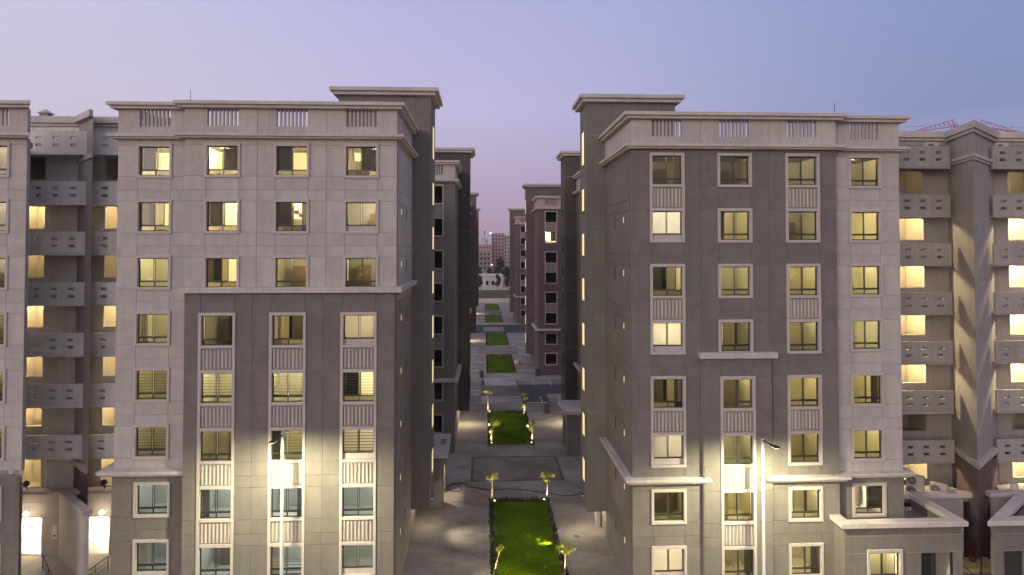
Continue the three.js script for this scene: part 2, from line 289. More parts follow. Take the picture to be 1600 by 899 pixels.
  // lower cornice in two steps, parapet with baluster openings, crowning cornice in two steps
  const P = [[0.30, cap, cap + 0.10], [0.42, cap + 0.10, cap + 0.27]], top = cap + 1.72, Q = [[0.30, top, top + 0.17], [0.46, top + 0.17, top + 0.37]];
  P.forEach(([p, a, b], k) => part(k ? 'lower_cornice' : 'lower_cornice_step', raised(offsetRing(c, p, c.tower ? c.tower.d0 + 0.2 : dEnd), a, b, 0.012), TRIMS[k], t, [0, 0, 0]));
  Q.forEach(([p, a, b], k) => part(k ? 'top_cornice' : 'top_cornice_step', raised(offsetRing(c, p, c.tower ? c.tower.d0 + 0.2 : dEnd), a, b, 0.015), TRIMS[k + 1], t, [0, 0, 0]));
  for (const [u0, u1, d] of [[0, c.um, c.d], ...(c.uo > c.um ? [[c.um + 0.001, c.uo, c.ds]] : [])]) {
    const gaps = c.cols.filter(u => u > u0 && u < u1), y0 = cap + 0.27, slots = gaps.map(u => [X(u) - 0.87, X(u) + 0.87, top - 0.99, top - 0.001]);
    const lo = Math.min(X(u0), X(u1)), hi = Math.max(X(u0), X(u1));
    const seams = [lo, ...gaps.slice(1).map((u, i) => X((u + gaps[i]) / 2)).sort((a, b) => a - b), hi];
    for (let i = 0; i + 1 < seams.length; i++) part('parapet', sheet(seams[i] + (i ? 0.01 : 0), seams[i + 1] - (i + 2 < seams.length ? 0.01 : 0), y0, top, slots.filter(s => s[0] > seams[i] && s[1] < seams[i + 1]), 0.24), (c.parapetMats || LIGHT)[i & 3], t, [0, 0, d]);
    for (const u of gaps) for (let k = 0; k < 7; k++) part('baluster', box(0.115, 0.988, 0.13), (c.parapetMats || LIGHT)[k & 3], t, [X(u) - 0.652 + k * 0.2173, top - 0.495, d + 0.12]);
  }
  if (!c.oblique) block('parapet_side', X(0), X(0.24), cap + 0.27, top, c.d + 0.242, c.tower ? c.tower.d0 : dEnd, (c.parapetMats || LIGHT)[1], t);
  // stair tower
  if (c.tower) {
    const w = c.tower, u0 = -1.28, u1 = w.u1 || 5.1, tt = w.top;
    const tower = part('stair_tower', box(u1 - u0, tt - w.bottom, w.d1 - w.d0), w.mat || dark[0], t, [X((u0 + u1) / 2), (tt + w.bottom) / 2, (w.d0 + w.d1) / 2]);
    for (const y of [tt - 2.3, tt - 8.7, tt - 15.1, tt - 21.5]) if (y > w.bottom + 1) part('joint_band', box(u1 - u0 + 0.012, 0.03, w.d1 - w.d0 + 0.012), M.darkGroove, tower, [X((u0 + u1) / 2), y, (w.d0 + w.d1) / 2]);
    [[0.34, 0, 0.24], [0.54, 0.24, 0.5]].forEach(([p, a, b], k) => part('tower_cornice', raised([[X(u0 - p), w.d0 - p], [X(u1 + p), w.d0 - p], [X(u1 + p), w.d1 + p], [X(u0 - p), w.d1 + p]], tt + a, tt + b, 0.015), TRIMS[k], tower, [0, 0, 0]));
    const wd = (w.d1 - w.d0);
    w.sills.forEach(([y0, y1], k) => { const lit = w.lit === true || (w.lit && w.lit.includes(k));
      const x = X(u0 - 0.02), f = part('stair_window', merged(ring(-wd * 0.19, wd * 0.19, 0, y1 - y0, 0.07, 0.16)).rotateY(Math.PI / 2), w.mat || dark[1], tower, [X(u0) + (c.dir < 0 ? 0.05 : 0.11), y0, (w.d0 + w.d1) / 2 - 0.1]);
      part('window_pane', box(0.03, y1 - y0 - 0.12, wd * 0.38 - 0.13), lit ? M.stair : M.darkPane, f, [x + (c.dir < 0 ? 0.0 : -0.0), (y0 + y1) / 2, (w.d0 + w.d1) / 2 - 0.1]); });
  }
  return t;
}
const S = (p, o = {}) => ({ p, ...o });
const dim = 5, mid = 9, hot = 16;
const BARS = { bars: [0.42, 7] };
const bluish = (p, o = {}) => S(p, { tone: 'blue', glass: M.pale, ...o });
const left = apartments({
  label: 'large grey apartment building left of the central lawns, its lower storeys painted dark', xi: -5, dir: -1, d: 37, ds: 37.5, um: 12, uo: 15.95, head0: 25.83, cornice: 0.42,
  cols: [2.04, 5.98, 9.87, 13.9], deep: 19, dOut: 41.6,
  zones: [
    { u0: 0, u1: 12, y0: 17.52, y1: 'cap', d: 37, mats: LIGHT, groove: M.lightGroove },
    { u0: 0.04, u1: 11.68, y0: 0, y1: 17.5, d: 36.5, mats: DARK, groove: M.darkGroove },
    { u0: 12, u1: 15.95, y0: 7.5, y1: 'cap', d: 37.5, mats: LIGHT, groove: M.lightGroove },
    { u0: 11.68, u1: 15.95, y0: 0, y1: 7.25, d: 37.3, shift: 0.2, mats: DARK, groove: M.darkGroove },
  ],
  win: [
    [S(13, { open: -0.9, door: -0.6, bulbX: 0.5 }), S(17, { open: 0, low: 1, tone: 'white', clear: 1 }), S(6, { open: -0.15, dx: 0.2 }), S(9, { low: 1, tone: 'white' }), S(13, { open: 0.85, ...BARS, bulbX: 0.5 }), S(7, { low: 1, tone: 'white', bars: [0.45, 7] }), bluish(6), bluish(9, { low: 1, clear: 1 })],
    [S(16, { open: 0.95, bulbX: 0.55, bulbD: 1.0 }), S(15, { open: 0.9, stairs: 1 }), S(9, { dx: 0.1 }), S(9, { open: -0.3, dx: 0.3 }), S(19, { ...BARS, bulbX: -0.2 }), S(9, { ...BARS }), bluish(7, {}), bluish(6, { bars: [0.25, 4] })],
    [S(14, { open: -0.9, bulbX: -0.5, tone: 'cream' }), S(16, { open: 0.85, door: 0.6, bulbX: 0.6 }), S(10, { open: 0.6, bulbX: 0.7 }), S(3.5, { open: -0.12, dx: 0.2 }), S(18, { ...BARS }), S(5, { open: 0, tone: 'white' }), bluish(7), bluish(7)],
    [S(17, { open: 0.85, bulbX: 0.5 }), S(13, { open: 0.4, bulbX: 0.4 }), S(13, { bulbX: -0.2 }), S(11), S(7, { ...BARS, bulbX: 0.5 }), S(8, { ...BARS, bulbX: -0.4, bulbD: 0.8 }), bluish(5), bluish(3)],
  ],
  flutes: [[0, 3], [0, 4], [0, 5], [0, 6], [1, 3], [1, 4], [1, 5], [1, 6], [2, 3], [2, 4], [2, 5], [2, 6]],
  side: DARK, sideTop: LIGHT, sideSplit: 17.6,
  tower: { d0: 44.8, d1: 48.7, top: 30.65, bottom: 2.0, u1: 5.1, lit: true, sills: [[26.4, 28.9], ...[0, 1, 2, 3, 4, 5, 6].map(k => [23.05 - 3.2 * k, 24.8 - 3.2 * k])] },
});
// the dark lower storeys stand half a metre proud: their end returns and the ledges that cap them
block('return_wall', -5.04, -5.34, 0, 17.5, 36.61, 37.2, DARK[1], left);
block('return_wall', -16.38, -16.66, 0, 17.5, 36.61, 37.2, DARK[2], left);
part('ledge', raised([[-4.62, 45.0], [-4.62, 36.22], [-16.9, 36.22], [-16.9, 36.985], [-4.99, 36.985], [-4.99, 45.0]], 17.501, 17.8, 0.015), TRIMS[1], left, [0, 0, 0]);
part('ledge', raised([[-16.62, 36.75], [-21.5, 36.75], [-21.5, 40.5], [-20.6, 40.5], [-20.6, 37.6], [-16.62, 37.6]], 7.36, 7.55, 0.015), TRIMS[2], left, [0, 0, 0]);
part('ledge', raised([[-16.62, 36.95], [-21.3, 36.95], [-21.3, 40.5], [-20.6, 40.5], [-20.6, 37.55], [-16.62, 37.55]], 7.22, 7.36), TRIMS[3], left, [0, 0, 0]);

const right = apartments({
  label: 'large dark grey apartment building right of the central lawns with pale window surrounds', xi: 8.45, dir: 1, d: 36.3, ds: 36.8, um: 12.05, uo: 16.15, head0: 25.33, cornice: 0.38,
  cols: [2.08, 6.03, 10.03, 14.05], deep: 16, dOut: 40.4,
  zones: [
    { u0: 0, u1: 12.05, y0: 13.72, y1: 'cap', d: 36.3, mats: DARK, groove: M.darkGroove },
    { u0: 0, u1: 4.0, y0: 0, y1: 13.72, d: 36.3, mats: DARK, groove: M.darkGroove },
    { u0: 4.0, u1: 8.05, y0: 0, y1: 13.72, d: 36.08, mats: DARK, groove: M.darkGroove },
    { u0: 8.05, u1: 12.05, y0: 0, y1: 13.72, d: 36.3, mats: DARK, groove: M.darkGroove },
    { u0: 12.05, u1: 16.15, y0: 6.95, y1: 'cap', d: 36.8, mats: LIGHT, groove: M.lightGroove },
    { u0: 12.05, u1: 16.15, y0: 0, y1: 6.7, d: 36.75, mats: DARK, groove: M.darkGroove },
  ],
  win: [
    [S(9, { bulbX: -0.4, bulbD: 1.0, door: 0.5 }), S(13, { low: 1, tone: 'white' }), S(6, { open: 0.35 }), S(14, { low: 1, tone: 'white' }), S(9, { open: 0.3, dx: -0.3 }), S(12, { low: 1, tone: 'white' }), S(9, { bulbX: -0.3 }), S(15, { low: 1, tone: 'white' })],
    [S(10, { bulbX: -0.5, bulbD: 1.0 }), S(10, { door: -0.1, bulbX: 0.2 }), S(9), S(4, { open: -0.2, dx: 0.1 }), S(11), S(7), S(14, { open: 0.1, bulbX: 0.6 }), S(9)],
    [S(8, { bulbX: -0.1, bulbD: 2.4 }), S(6, { bulbX: -0.4, bulbD: 1.2 }), S(8), S(4, { bulbX: 0.6 }), S(10), S(6, { bulbX: 0.5 }), S(14, { open: -0.2, bulbX: 0.7 }), S(10)],
    [S(14, { bulbX: 0.2, bulbD: 1.5 }), S(14, { bulbX: -0.1 }), S(12), S(13, { bulbX: -0.3 }), S(11), S(12), S(20, { open: -0.9, bulbX: -0.5, tone: 'white' })],
  ],
  flutes: [[0, 0], [0, 2], [0, 4], [1, 4], [1, 5], [1, 6], [2, 0], [2, 2], [2, 4]],
  side: DARK, sideTop: DARK, sideSplit: 0,
  tower: { d0: 44.3, d1: 47.3, top: 30.2, bottom: 1.8, u1: 5.0, lit: true, sills: [[25.9, 28.4], ...[0, 1, 2, 3, 4, 5, 6].map(k => [22.6 - 3.2 * k, 24.3 - 3.2 * k])] },
});
part('ledge', raised([[12.28, 35.88], [16.76, 35.88], [16.76, 36.5], [12.28, 36.5]], 13.72, 14.05, 0.015), TRIMS[1], right, [0, 0, 0]);
for (const [p, a, b] of [[0.30, 6.66, 6.80], [0.45, 6.80, 6.97]]) {
  part('ledge', raised([[8.45 - p, 44.2], [8.45 - p, 36.3 - p], [12.44 + p, 36.3 - p], [12.44 + p, 36.1 - 0.02], [12.44, 36.4], [8.7, 36.4], [8.7, 44.2]], a, b, 0.012), TRIMS[2], right, [0, 0, 0]);
  part('ledge', raised([[16.5 - p + 0.02, 36.06], [16.5 - p, 36.3 - p], [20.5 + p, 36.3 - p], [20.5 + p, 36.8 - p], [24.6 + p, 36.8 - p], [24.6 + p, 39], [24.4, 39], [24.4, 36.95], [20.4, 36.95], [20.4, 36.4], [16.5, 36.4]], a, b, 0.012), TRIMS[3], right, [0, 0, 0]);
}
apartments({
  label: 'grey apartment building cut off by the left edge of the photo', xi: -26, dir: -1, d: 37.5, um: 4.1, uo: 4.1, head0: 25.83, cornice: 0.42, cols: [1.93], oblique: true,
  zones: [{ u0: 0, u1: 4.1, y0: 7.5, y1: 'cap', d: 37.5, mats: LIGHT, groove: M.lightGroove }, { u0: 0, u1: 4.1, y0: 0, y1: 7.25, d: 37.1, shift: 0.16, mats: DARK, groove: M.darkGroove }],
  win: [[9, 8, 5, 7, 8, 7, 6, 5].map((p, k) => S(p * 0.2, { small: 1, tone: k > 5 ? 'blue' : 'cream', bulbD: 0.7, bulbX: 0, dx: -0.1, ...(k > 3 && k < 6 ? BARS : {}) }))], side: LIGHT,
});

// buildings further down the lawns
const far = { far: true, cols: [2.08, 6.03], um: 8, uo: 8, deep: 17, cornice: 0.4 };
const U = { unlit: 1 }, dark8 = () => Array.from({ length: 8 }, () => U);
const PAIRS = [[0, 0], [0, 2], [0, 4], [1, 0], [1, 2], [1, 4]];
function farBuilding(o) {
  const mats = o.mats, c = { ...far, ...o, win: o.win || [dark8(), dark8()], flutes: PAIRS, side: mats, parapetMats: o.parapetMats || LIGHT };
  c.zones = [{ u0: 0, u1: 8, y0: 0, y1: 'cap', d: c.d, mats }];
  const t = apartments(c), X = u => c.xi + c.dir * u;
  part('ledge', raised([[X(-0.4), c.tower.d0], [X(-0.4), c.d - 0.4], [X(8), c.d - 0.4], [X(8), c.d + 0.1], [X(0.2), c.d + 0.1], [X(0.2), c.tower.d0]], 6.95, 7.28, 0.02), TRIMS[1], t, [0, 0, 0]);
  return t;
}
const steps = (a, b) => [0, 1, 2, 3, 4, 5, 6].map(k => [a - 3.2 * k, b - 3.2 * k]);
const PINK = family(0.50, 0.38, 0.375);
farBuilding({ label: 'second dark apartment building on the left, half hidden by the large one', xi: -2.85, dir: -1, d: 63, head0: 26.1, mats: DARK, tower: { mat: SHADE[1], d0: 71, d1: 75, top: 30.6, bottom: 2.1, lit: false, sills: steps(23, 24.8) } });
farBuilding({ label: 'third apartment building on the left, a narrow dark strip beyond the second', xi: -2.95, dir: -1, d: 129, head0: 26.6, mats: MAROON, parapetMats: PINK, tower: { d0: 137, d1: 141, top: 31.4, bottom: 2.0, lit: [1, 2, 3], sills: steps(23.4, 25.2) } });
farBuilding({ label: 'farthest and narrowest of the apartment buildings on the left of the lawns', xi: -2.9, dir: -1, d: 186, head0: 26.6, mats: MAROON, parapetMats: PINK, tower: { d0: 194, d1: 198, top: 31.6, bottom: 2.4, lit: [1, 2, 3, 4], sills: steps(23.4, 25.2) } });
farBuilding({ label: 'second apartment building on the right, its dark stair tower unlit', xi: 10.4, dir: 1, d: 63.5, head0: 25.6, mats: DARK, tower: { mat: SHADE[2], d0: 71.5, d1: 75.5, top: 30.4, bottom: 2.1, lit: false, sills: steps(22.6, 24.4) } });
farBuilding({ label: 'third apartment building on the right, maroon with one lit window', xi: 8.55, dir: 1, d: 101, head0: 25.75, mats: MAROON, parapetMats: PINK, win: [[U, S(34, { open: -0.85, bulbX: -0.4, tone: 'white' }), U, U, U, U, U, U], dark8()], tower: { d0: 109, d1: 113, top: 30.5, bottom: 2.0, lit: true, sills: [[25.9, 28.4], ...steps(22.8, 24.6)] } });
farBuilding({ label: 'farthest maroon apartment building on the right with dark windows', xi: 8.6, dir: 1, d: 170, head0: 25.9, mats: MAROON, parapetMats: PINK, tower: { d0: 178, d1: 182, top: 30.6, bottom: 2.2, lit: false, sills: steps(22.8, 24.6) } });

// ---------------------------------------------------------------- balcony wings between the front blocks
function parapetWithHoles(x0, x1, y0, y1, d, holesX, parent, mat) {
  const holes = []; for (const x of holesX) if (x > x0 + 0.25 && x < x1 - 0.25) for (const f of [0.43, 0.90]) holes.push([x - 0.2, x + 0.2, y1 - f - 0.09, y1 - f + 0.09]);
  return part('balcony_parapet', sheet(x0, x1, y0, y1, holes, 0.16, 0.008), mat, parent, [0, 0, d]);
}
function wing(c) { const WING_ = c.pale ? PALE : WING; // the corridor ceilings are higher than the heads of their openings
  const t = thing('balcony_wing', c.label, 'apartment building', [(c.bays[0].x0 + c.bays[0].x1) / 2, 0, c.db], c.group);
  c.bays.forEach((b, bi) => {
    const holes = [];
    for (let k = 0; k < 7; k++) { const y1 = c.top0 - 1.5 - 3.2 * k, y0 = k === 6 && c.low ? c.low : c.top0 - 3.2 * (k + 1) + 0.24; if (b.open) holes.push([b.open[0], b.open[1], y0, y1 - 0.02]); }
    if (b.lobby) holes.push([b.lobby[0], b.lobby[1], 0.3, 3.0]);
    part('back_wall', sheet(b.x0, b.x1, 0, c.roof - 0.9, holes, 0.22) , WING_[1], t, [0, 0, c.db]);
    for (let k = 0; k < 7; k++) {
      const top = c.top0 - 3.2 * k, bot = top - 1.5;
      const p = parapetWithHoles(b.x0, b.x1 - (b.cut || 0), bot + 0.14, top, c.dp, b.holes, t , WING_[(k + bi) & 3]);
      block('balcony_slab', b.x0, b.x1 - (b.cut || 0), bot, bot + 0.139, c.dp - 0.02, c.db - 0.003 , WING_[(k + 1) & 3], t);
      if (b.open && k < 7) {
        const oy0 = top - 3.2 + 0.24, oy1 = bot - 0.02, xm = (b.open[0] + b.open[1]) / 2, power = b.lit[k];
        const r = part('corridor', roomGeo(b.open[1] - b.open[0] + 0.12, 2.84, 1.7), c.corridor, t, [xm, oy1 - 1.06, c.db + 0.22]);
        part('flat_door', box(0.86, 2.05, 0.05), M.flatDoor, r, [xm + (b.doorX || 0), oy1 - 1.4, c.db + 1.88]);
        part('door_knob', new THREE.SphereGeometry(0.04, 10, 8), M.knob, r, [xm + (b.doorX || 0) - 0.3, oy1 - 1.25, c.db + 1.83]);
        if (power > 0) { const lx = xm + (b.lampX || 0); part('ceiling_lamp', bulbGeo, M.bulb, r, [lx, oy1 + 0.31, c.db + (b.lampD || 0.9)]); lamp(lx, oy1 + 0.2, c.db + (b.lampD || 0.9), rgb(1, 0.80, 0.45), power, 2); }
      }
    }
    block('roof_cornice', b.x0, b.x1, c.roof - 0.42, c.roof, c.db - 0.35, c.db + 0.4, TRIMS[bi], t);
    block('roof_cornice_step', b.x0, b.x1, c.roof - 0.62, c.roof - 0.42, c.db - 0.2, c.db + 0.25, TRIMS[bi + 1], t);
    block('top_wall', b.x0, b.x1, c.roof - 0.9, c.roof - 0.62, c.db - 0.06, c.db + 0.2 , WING_[2], t);
  });
  return t;
}
const rw = wing({
  label: 'stacked balconies recessed behind the right building, either side of a projecting corner', corridor: M.corridor, dp: 40.6, db: 41.9, top0: 26.72, roof: 27.87,
  bays: [
    { x0: 24.7, x1: 31.45, cut: 0.85, holes: [27.66, 28.74, 29.83], open: [27.0, 29.66], lampX: -0.35, lampD: 0.75, lit: [3, 44, 52, 55, 58, 0, 40] },
    { x0: 33.5, x1: 41, holes: [34.2, 35.29, 36.4], open: [35.6, 38.3], lampX: 0.35, lampD: 0.45, lit: [4, 95, 110, 115, 120, 0, 80] },
  ],
});
{ // the projecting corner with its cornices
  const L = [31.45, 42.1], A = [30.25, 38.2], R = [34.9, 42.1];
  const grow = p => [[L[0] - p * 0.95, L[1] - p * 0.3], [A[0] - p * 0.75, A[1] - p * 1.35], [R[0] + p * 0.1, R[1] - p * 1.0]];
  part('projecting_corner', raised([L, A, R], 6.6, 27.3), WING[0], rw, [0, 0, 0]);
  part('projecting_corner_base', raised([L, A, R], 0, 6.5), MAROON[3], rw, [0, 0, 0]);
  for (const [p, a, b] of [[0.22, 27.2, 27.42], [0.40, 27.42, 27.86], [0.16, 25.5, 25.66], [0.30, 25.66, 25.86], [0.2, 6.5, 6.68], [0.36, 6.68, 6.95]]) part('corner_cornice', raised(grow(p), a, b, 0.012), TRIMS[Math.round(a) & 3], rw, [0, 0, 0]);
  for (let k = 0; k < 12; k++) part('joint', raised(grow(0.004), 8.3 + k * 1.45, 8.33 + k * 1.45), M.lightGroove, rw, [0, 0, 0]);
}
const lw = wing({
  label: 'stacked balconies recessed between the two left buildings, with a slanting fin wall', corridor: M.paleCorridor, pale: true, low: 4.6, dp: 41.7, db: 43, top0: 27.44, roof: 28.58,
  bays: [
    { lobby: [-29.75, -27.75], x0: -30.6, x1: -24.9, cut: 0.3, holes: [-28.22, -27.16, -26.08], open: [-30.6 + 0.3, -28.62], doorX: 0.3, lampX: -0.2, lit: [0, 9, 2.6, 12, 8.5, 10, 10] },
    { lobby: [-24.87 + 0.01, -23.4], x0: -24.88, x1: -20.6, holes: [-24.1, -23.04, -21.98], open: [-25.1 + 0.3, -22.5], doorX: -0.2, lampX: 0.3, lit: [0, 9, 2.6, 12, 8.5, 10, 10] },
  ],
});
part('fin_wall', raised([[-26.65, 43.1], [-24.3, 40.75], [-26.3, 43.4]], 6.3, 28.2), WING[2], lw, [0, 0, 0]);
part('fin_wall_base', raised([[-26.65, 43.1], [-24.3, 40.75], [-26.3, 43.4]], 0, 6.2), MAROON[1], lw, [0, 0, 0]);
part('fin_cornice', raised([[-26.85, 42.85], [-24.3, 40.35], [-24.22, 40.6], [-26.3, 43.4]], 28.16, 28.58, 0.012), TRIMS[1], lw, [0, 0, 0]);
part('fin_cornice', raised([[-26.65, 43.0], [-24.3, 40.55], [-24.26, 40.7], [-26.3, 43.4]], 25.6, 25.9, 0.012), TRIMS[2], lw, [0, 0, 0]);
part('fin_cornice', raised([[-26.8, 42.9], [-24.3, 40.45], [-24.24, 40.65], [-26.3, 43.4]], 6.2, 6.5, 0.012), TRIMS[2], lw, [0, 0, 0]);
{ const v = part('roof_vent', box(0.55, 0.4, 0.5), WING[3], lw, [-29.45, 28.86, 44.2]); part('vent_cap', new THREE.ConeGeometry(0.55, 0.3, 4).rotateY(Math.PI / 4), TRIMS[2], v, [-29.45, 29.2, 44.2]); }

// outdoor air conditioners
function airConditioner(x, y, d, turn, fans, label) {
  const h = fans === 2 ? 1.32 : 0.72, a = thing('air_conditioner', label, 'air conditioner', [x, y, d], 'outdoor air conditioning units on the balconies');
  part('casing', new THREE.BoxGeometry(0.92, h, 0.36), M.ac, a, [x, y + h / 2 + 0.06, d]);
  for (const k of [-1, 1]) part('foot', box(0.08, 0.06, 0.34), M.steel, a, [x + k * 0.3, y + 0.03, d]);
  for (let f = 0; f < fans; f++) { const fy = y + 0.06 + h * (f + 0.5) / fans, g = part('fan_grille', new THREE.CylinderGeometry(0.27, 0.27, 0.03, 24).rotateX(Math.PI / 2), M.grille, a, [x - 0.13, fy, d - 0.185]);
    for (const r of [0.27, 0.18, 0.09]) part('grille_ring', new THREE.TorusGeometry(r, 0.012, 6, 24), M.ac, g, [x - 0.13, fy, d - 0.205]);
    part('fan_hub', new THREE.CylinderGeometry(0.05, 0.05, 0.02, 12).rotateX(Math.PI / 2), M.ac, g, [x - 0.13, fy, d - 0.21]); }
  a.rotation.y = turn; return a;
}
airConditioner(27.35, 4.25, 39.75, -0.95, 2, 'tall two-fan air conditioner beside the right building above the porch roof');
airConditioner(28.95, 4.25, 39.85, -0.85, 1, 'single-fan air conditioner left of the projecting corner above the porch roof');
airConditioner(33.9, 4.25, 39.85, 0.85, 1, 'single-fan air conditioner right of the projecting corner, by the photo edge');
airConditioner(29.95, 26.3, 41.5, 0, 1, 'air conditioner on the top balcony left of the projecting corner');
airConditioner(34.75, 26.3, 41.5, 0, 1, 'air conditioner on the top balcony right of the projecting corner');

const std = (r, g, b, map, o = {}) => new THREE.MeshPhysicalMaterial({ color: rgb(r, g, b), map, roughness: 1, specularIntensity: 0.25, ...o });
const bar = (a, b, r) => { const A = new THREE.Vector3(a[0], a[1], -a[2]), B = new THREE.Vector3(b[0], b[1], -b[2]), g = new THREE.CylinderGeometry(r, r, A.distanceTo(B), 8); g.applyQuaternion(new THREE.Quaternion().setFromUnitVectors(new THREE.Vector3(0, 1, 0), B.clone().sub(A).normalize())); return g.translate(...A.add(B).multiplyScalar(0.5)); };
function handrail(label, a, b, posts) {
  const t = thing('stair_railing', label, 'railing', [a[0], 0, a[2]], 'railings beside the entrance steps');
  part('handrail', bar(a, b, 0.025), M.steel, t, [0, 0, 0]);
  for (const k of [0.3, 0.6]) part('middle_rail', bar([a[0], a[1] - k, a[2]], [b[0], b[1] - k, b[2]], 0.014), M.steel, t, [0, 0, 0]);
  for (let k = 0; k < posts; k++) { const f = k / (posts - 1), p = [0, 1, 2].map(i => a[i] + (b[i] - a[i]) * f); part('post', bar(p, [p[0], p[1] - 0.95, p[2]], 0.02), M.steel, t, [0, 0, 0]); }
}
// ---------------------------------------------------------------- porch and terrace at the lower right
function porch(label, x0, x1, inner, win, door, xl, slant) { // inner = x of the coping that runs back
  const t = thing('entrance_porch', label, 'porch', [(x0 + x1) / 2, 0, 35.2]);
  const holes = []; if (win) holes.push([win - OW - 0.06, win + OW + 0.06, 3.0 - WH - 0.06, 3.06]); if (door) holes.push([door[0], door[1], 0.001, 2.92]);
  part('front_wall', sheet(x0, x1, 0, 4.42, holes, 0.26), DARK[1], t, [0, 0, 35.2]);
  for (const y of [2.95, 3.9]) part('joint_band', box(x1 - x0 + 0.006, 0.025, 0.02), M.darkGroove, t, [(x0 + x1) / 2, y, 35.205]);
  if (slant) part('side_wall', raised([[x0, 35.47], [x0 + 4.9, 39.3], [x0 + 5.3, 39.3], [x0 + 0.4, 35.47]], 0, 4.42), DARK[2], t, [0, 0, 0]);
  else block('side_wall', xl, xl + 0.25, 0, 4.42, 35.461, 36.9, DARK[2], t);
  const s1 = inner; block('side_wall', s1 - 0.3, s1, 0, 4.42, 35.461, 39.2, DARK[3], t);
  if (slant) part('roof_slab', raised([[x0 + 0.5, 35.47], [x0 + 5.3, 39.1], [x1 - 0.3, 39.1], [x1 - 0.3, 35.47]], 3.75, 3.9), M.roof, t, [0, 0, 0]);
  else block('roof_slab', x0 + 0.25, x1 - 0.3, 3.75, 3.9, 35.461, 39.1, M.roof, t);
  if (door) { block('dark_backing', slant ? door[0] + 0.95 : door[0] - 0.3, door[1] + 0.3, 0, 3.2, slant ? 36.4 : 37.4, slant ? 36.5 : 37.5, M.grille, t); block('door_jamb', door[1], door[1] + 0.12, 0, 2.92, 35.23, 36.6, LIGHT[2], t); }  // near-black sheet painted in for the unlit depth behind the doorway
  if (win) makeWindow(t, win, 3.0, 35.2, S(9, { open: 0.15, bulbX: 0.1, bulbD: 0.75, small: 1 }));
  return t;
}
const p1 = porch('flat-roofed porch with pale coping at the lower right, in front of the balconies', 20.12, 26.9, 26.9, 22.4, [24.5, 26.35], 20.12);
part('coping', raised([[19.88, 36.3], [19.88, 34.98], [27.1, 34.98], [27.1, 39.05], [26.45, 39.05], [26.45, 35.6], [20.5, 35.6], [20.5, 36.3]], 4.42, 4.70, 0.02), TRIMS[1], p1, [0, 0, 0]);
const p2 = porch('second flat-roofed porch with pale coping, cut by the right edge of the photo', 28.75, 36, 36, 0, [29.3, 31.4], 28.75, true);
part('coping', raised([[33.35, 39.0], [28.2, 34.98], [36.3, 34.98], [36.3, 35.6], [29.95, 35.6], [34.25, 39.0]], 4.42, 4.70, 0.02), TRIMS[2], p2, [0, 0, 0]);
{
  const t = thing('terrace_wall', 'low grey wall with coping under the air conditioners behind the porch', 'wall', [28.6, 0, 39.1]);
  part('wall', sheet(26.95, 30.05, 0, 4.42, [], 0.25), LIGHT[1], t, [0, 0, 39.2]);
  part('coping', raised([[25.2, 38.95], [30.55, 38.95], [30.55, 39.5], [25.2, 39.5]], 4.421, 4.69, 0.015), TRIMS[0], t, [0, 0, 0]);
  part('terrace_floor', raised([[24.7, 39.5], [31, 39.5], [31, 41.9], [24.7, 41.9]], 4.0, 4.22), M.concrete, t, [0, 0, 0]);
  const u = thing('terrace_wall', 'low grey wall with coping right of the projecting corner, behind the second porch', 'wall', [34, 0, 39.1]);
  part('wall', sheet(32.0, 38, 0, 4.42, [], 0.25), LIGHT[2], u, [0, 0, 39.2]);
  part('coping', raised([[31.6, 38.95], [38, 38.95], [38, 39.5], [31.6, 39.5]], 4.421, 4.69, 0.015), TRIMS[3], u, [0, 0, 0]);
  part('terrace_floor', raised([[32.6, 39.5], [40, 39.5], [40, 41.9], [34.5, 41.9]], 4.0, 4.22), M.concrete, u, [0, 0, 0]);
}
{
  const t = thing('passage_landing', 'landing painted with yellow lamplight, with low steps in the dark passage between the two porches', 'landing', [29.2, 0, 38]);
  part('landing', raised([[27.0, 37.2], [31, 37.2], [31, 38.6], [27.0, 38.6]], 0, 0.95), std(0.55, 0.43, 0.18, null), t, [0, 0, 0]); for (const k of [1, 2, 3]) block('step', 27.05, 30.6, 0, 0.95 - k * 0.23, 37.2 - k * 0.3, 37.2 - (k - 1) * 0.3 - 0.004, M.concrete, t);  // yellow lamplight is put into the landing colour; no lamp stands here
  handrail('left dark railing in the passage between the two porches', [27.7, 1.8, 37.6], [28.6, 0.9, 36.2], 3); handrail('right dark railing in the passage between the two porches', [29.9, 1.8, 37.6], [28.75, 0.9, 36.2], 3);
  const shrub = std(0.13, 0.02, 0.02, null, { side: THREE.DoubleSide });
  for (const [x, l] of [[28.0, 'dark reddish potted shrub left in the passage between the porches'], [29.75, 'dark reddish potted shrub right in the passage between the porches']]) { const q = thing('potted_shrub', l, 'shrub', [x, 0.95, 38.1]); part('pot', new THREE.CylinderGeometry(0.22, 0.16, 0.35, 14), M.grille, q, [x, 1.125, 38.1]); const c = []; for (let k = 0; k < 160; k++) c.push(new THREE.PlaneGeometry(0.07, 0.14).rotateX(rr(0, 3)).rotateY(rr(0, 6)).translate(rr(-0.22, 0.22), rr(0.3, 1.2), rr(-0.2, 0.2))); part('foliage', merged(c), shrub, q, [x, 0.95, 38.1]); }
  const cam = thing('security_camera', 'small white security camera under the coping at the porch corner', 'camera', [26.98, 4.0, 35.4]); part('bracket', box(0.16, 0.06, 0.06), M.pole, cam, [26.98, 4.1, 35.5]); part('body', new THREE.SphereGeometry(0.09, 14, 10), M.pole, cam, [27.08, 4.02, 35.5]);
}
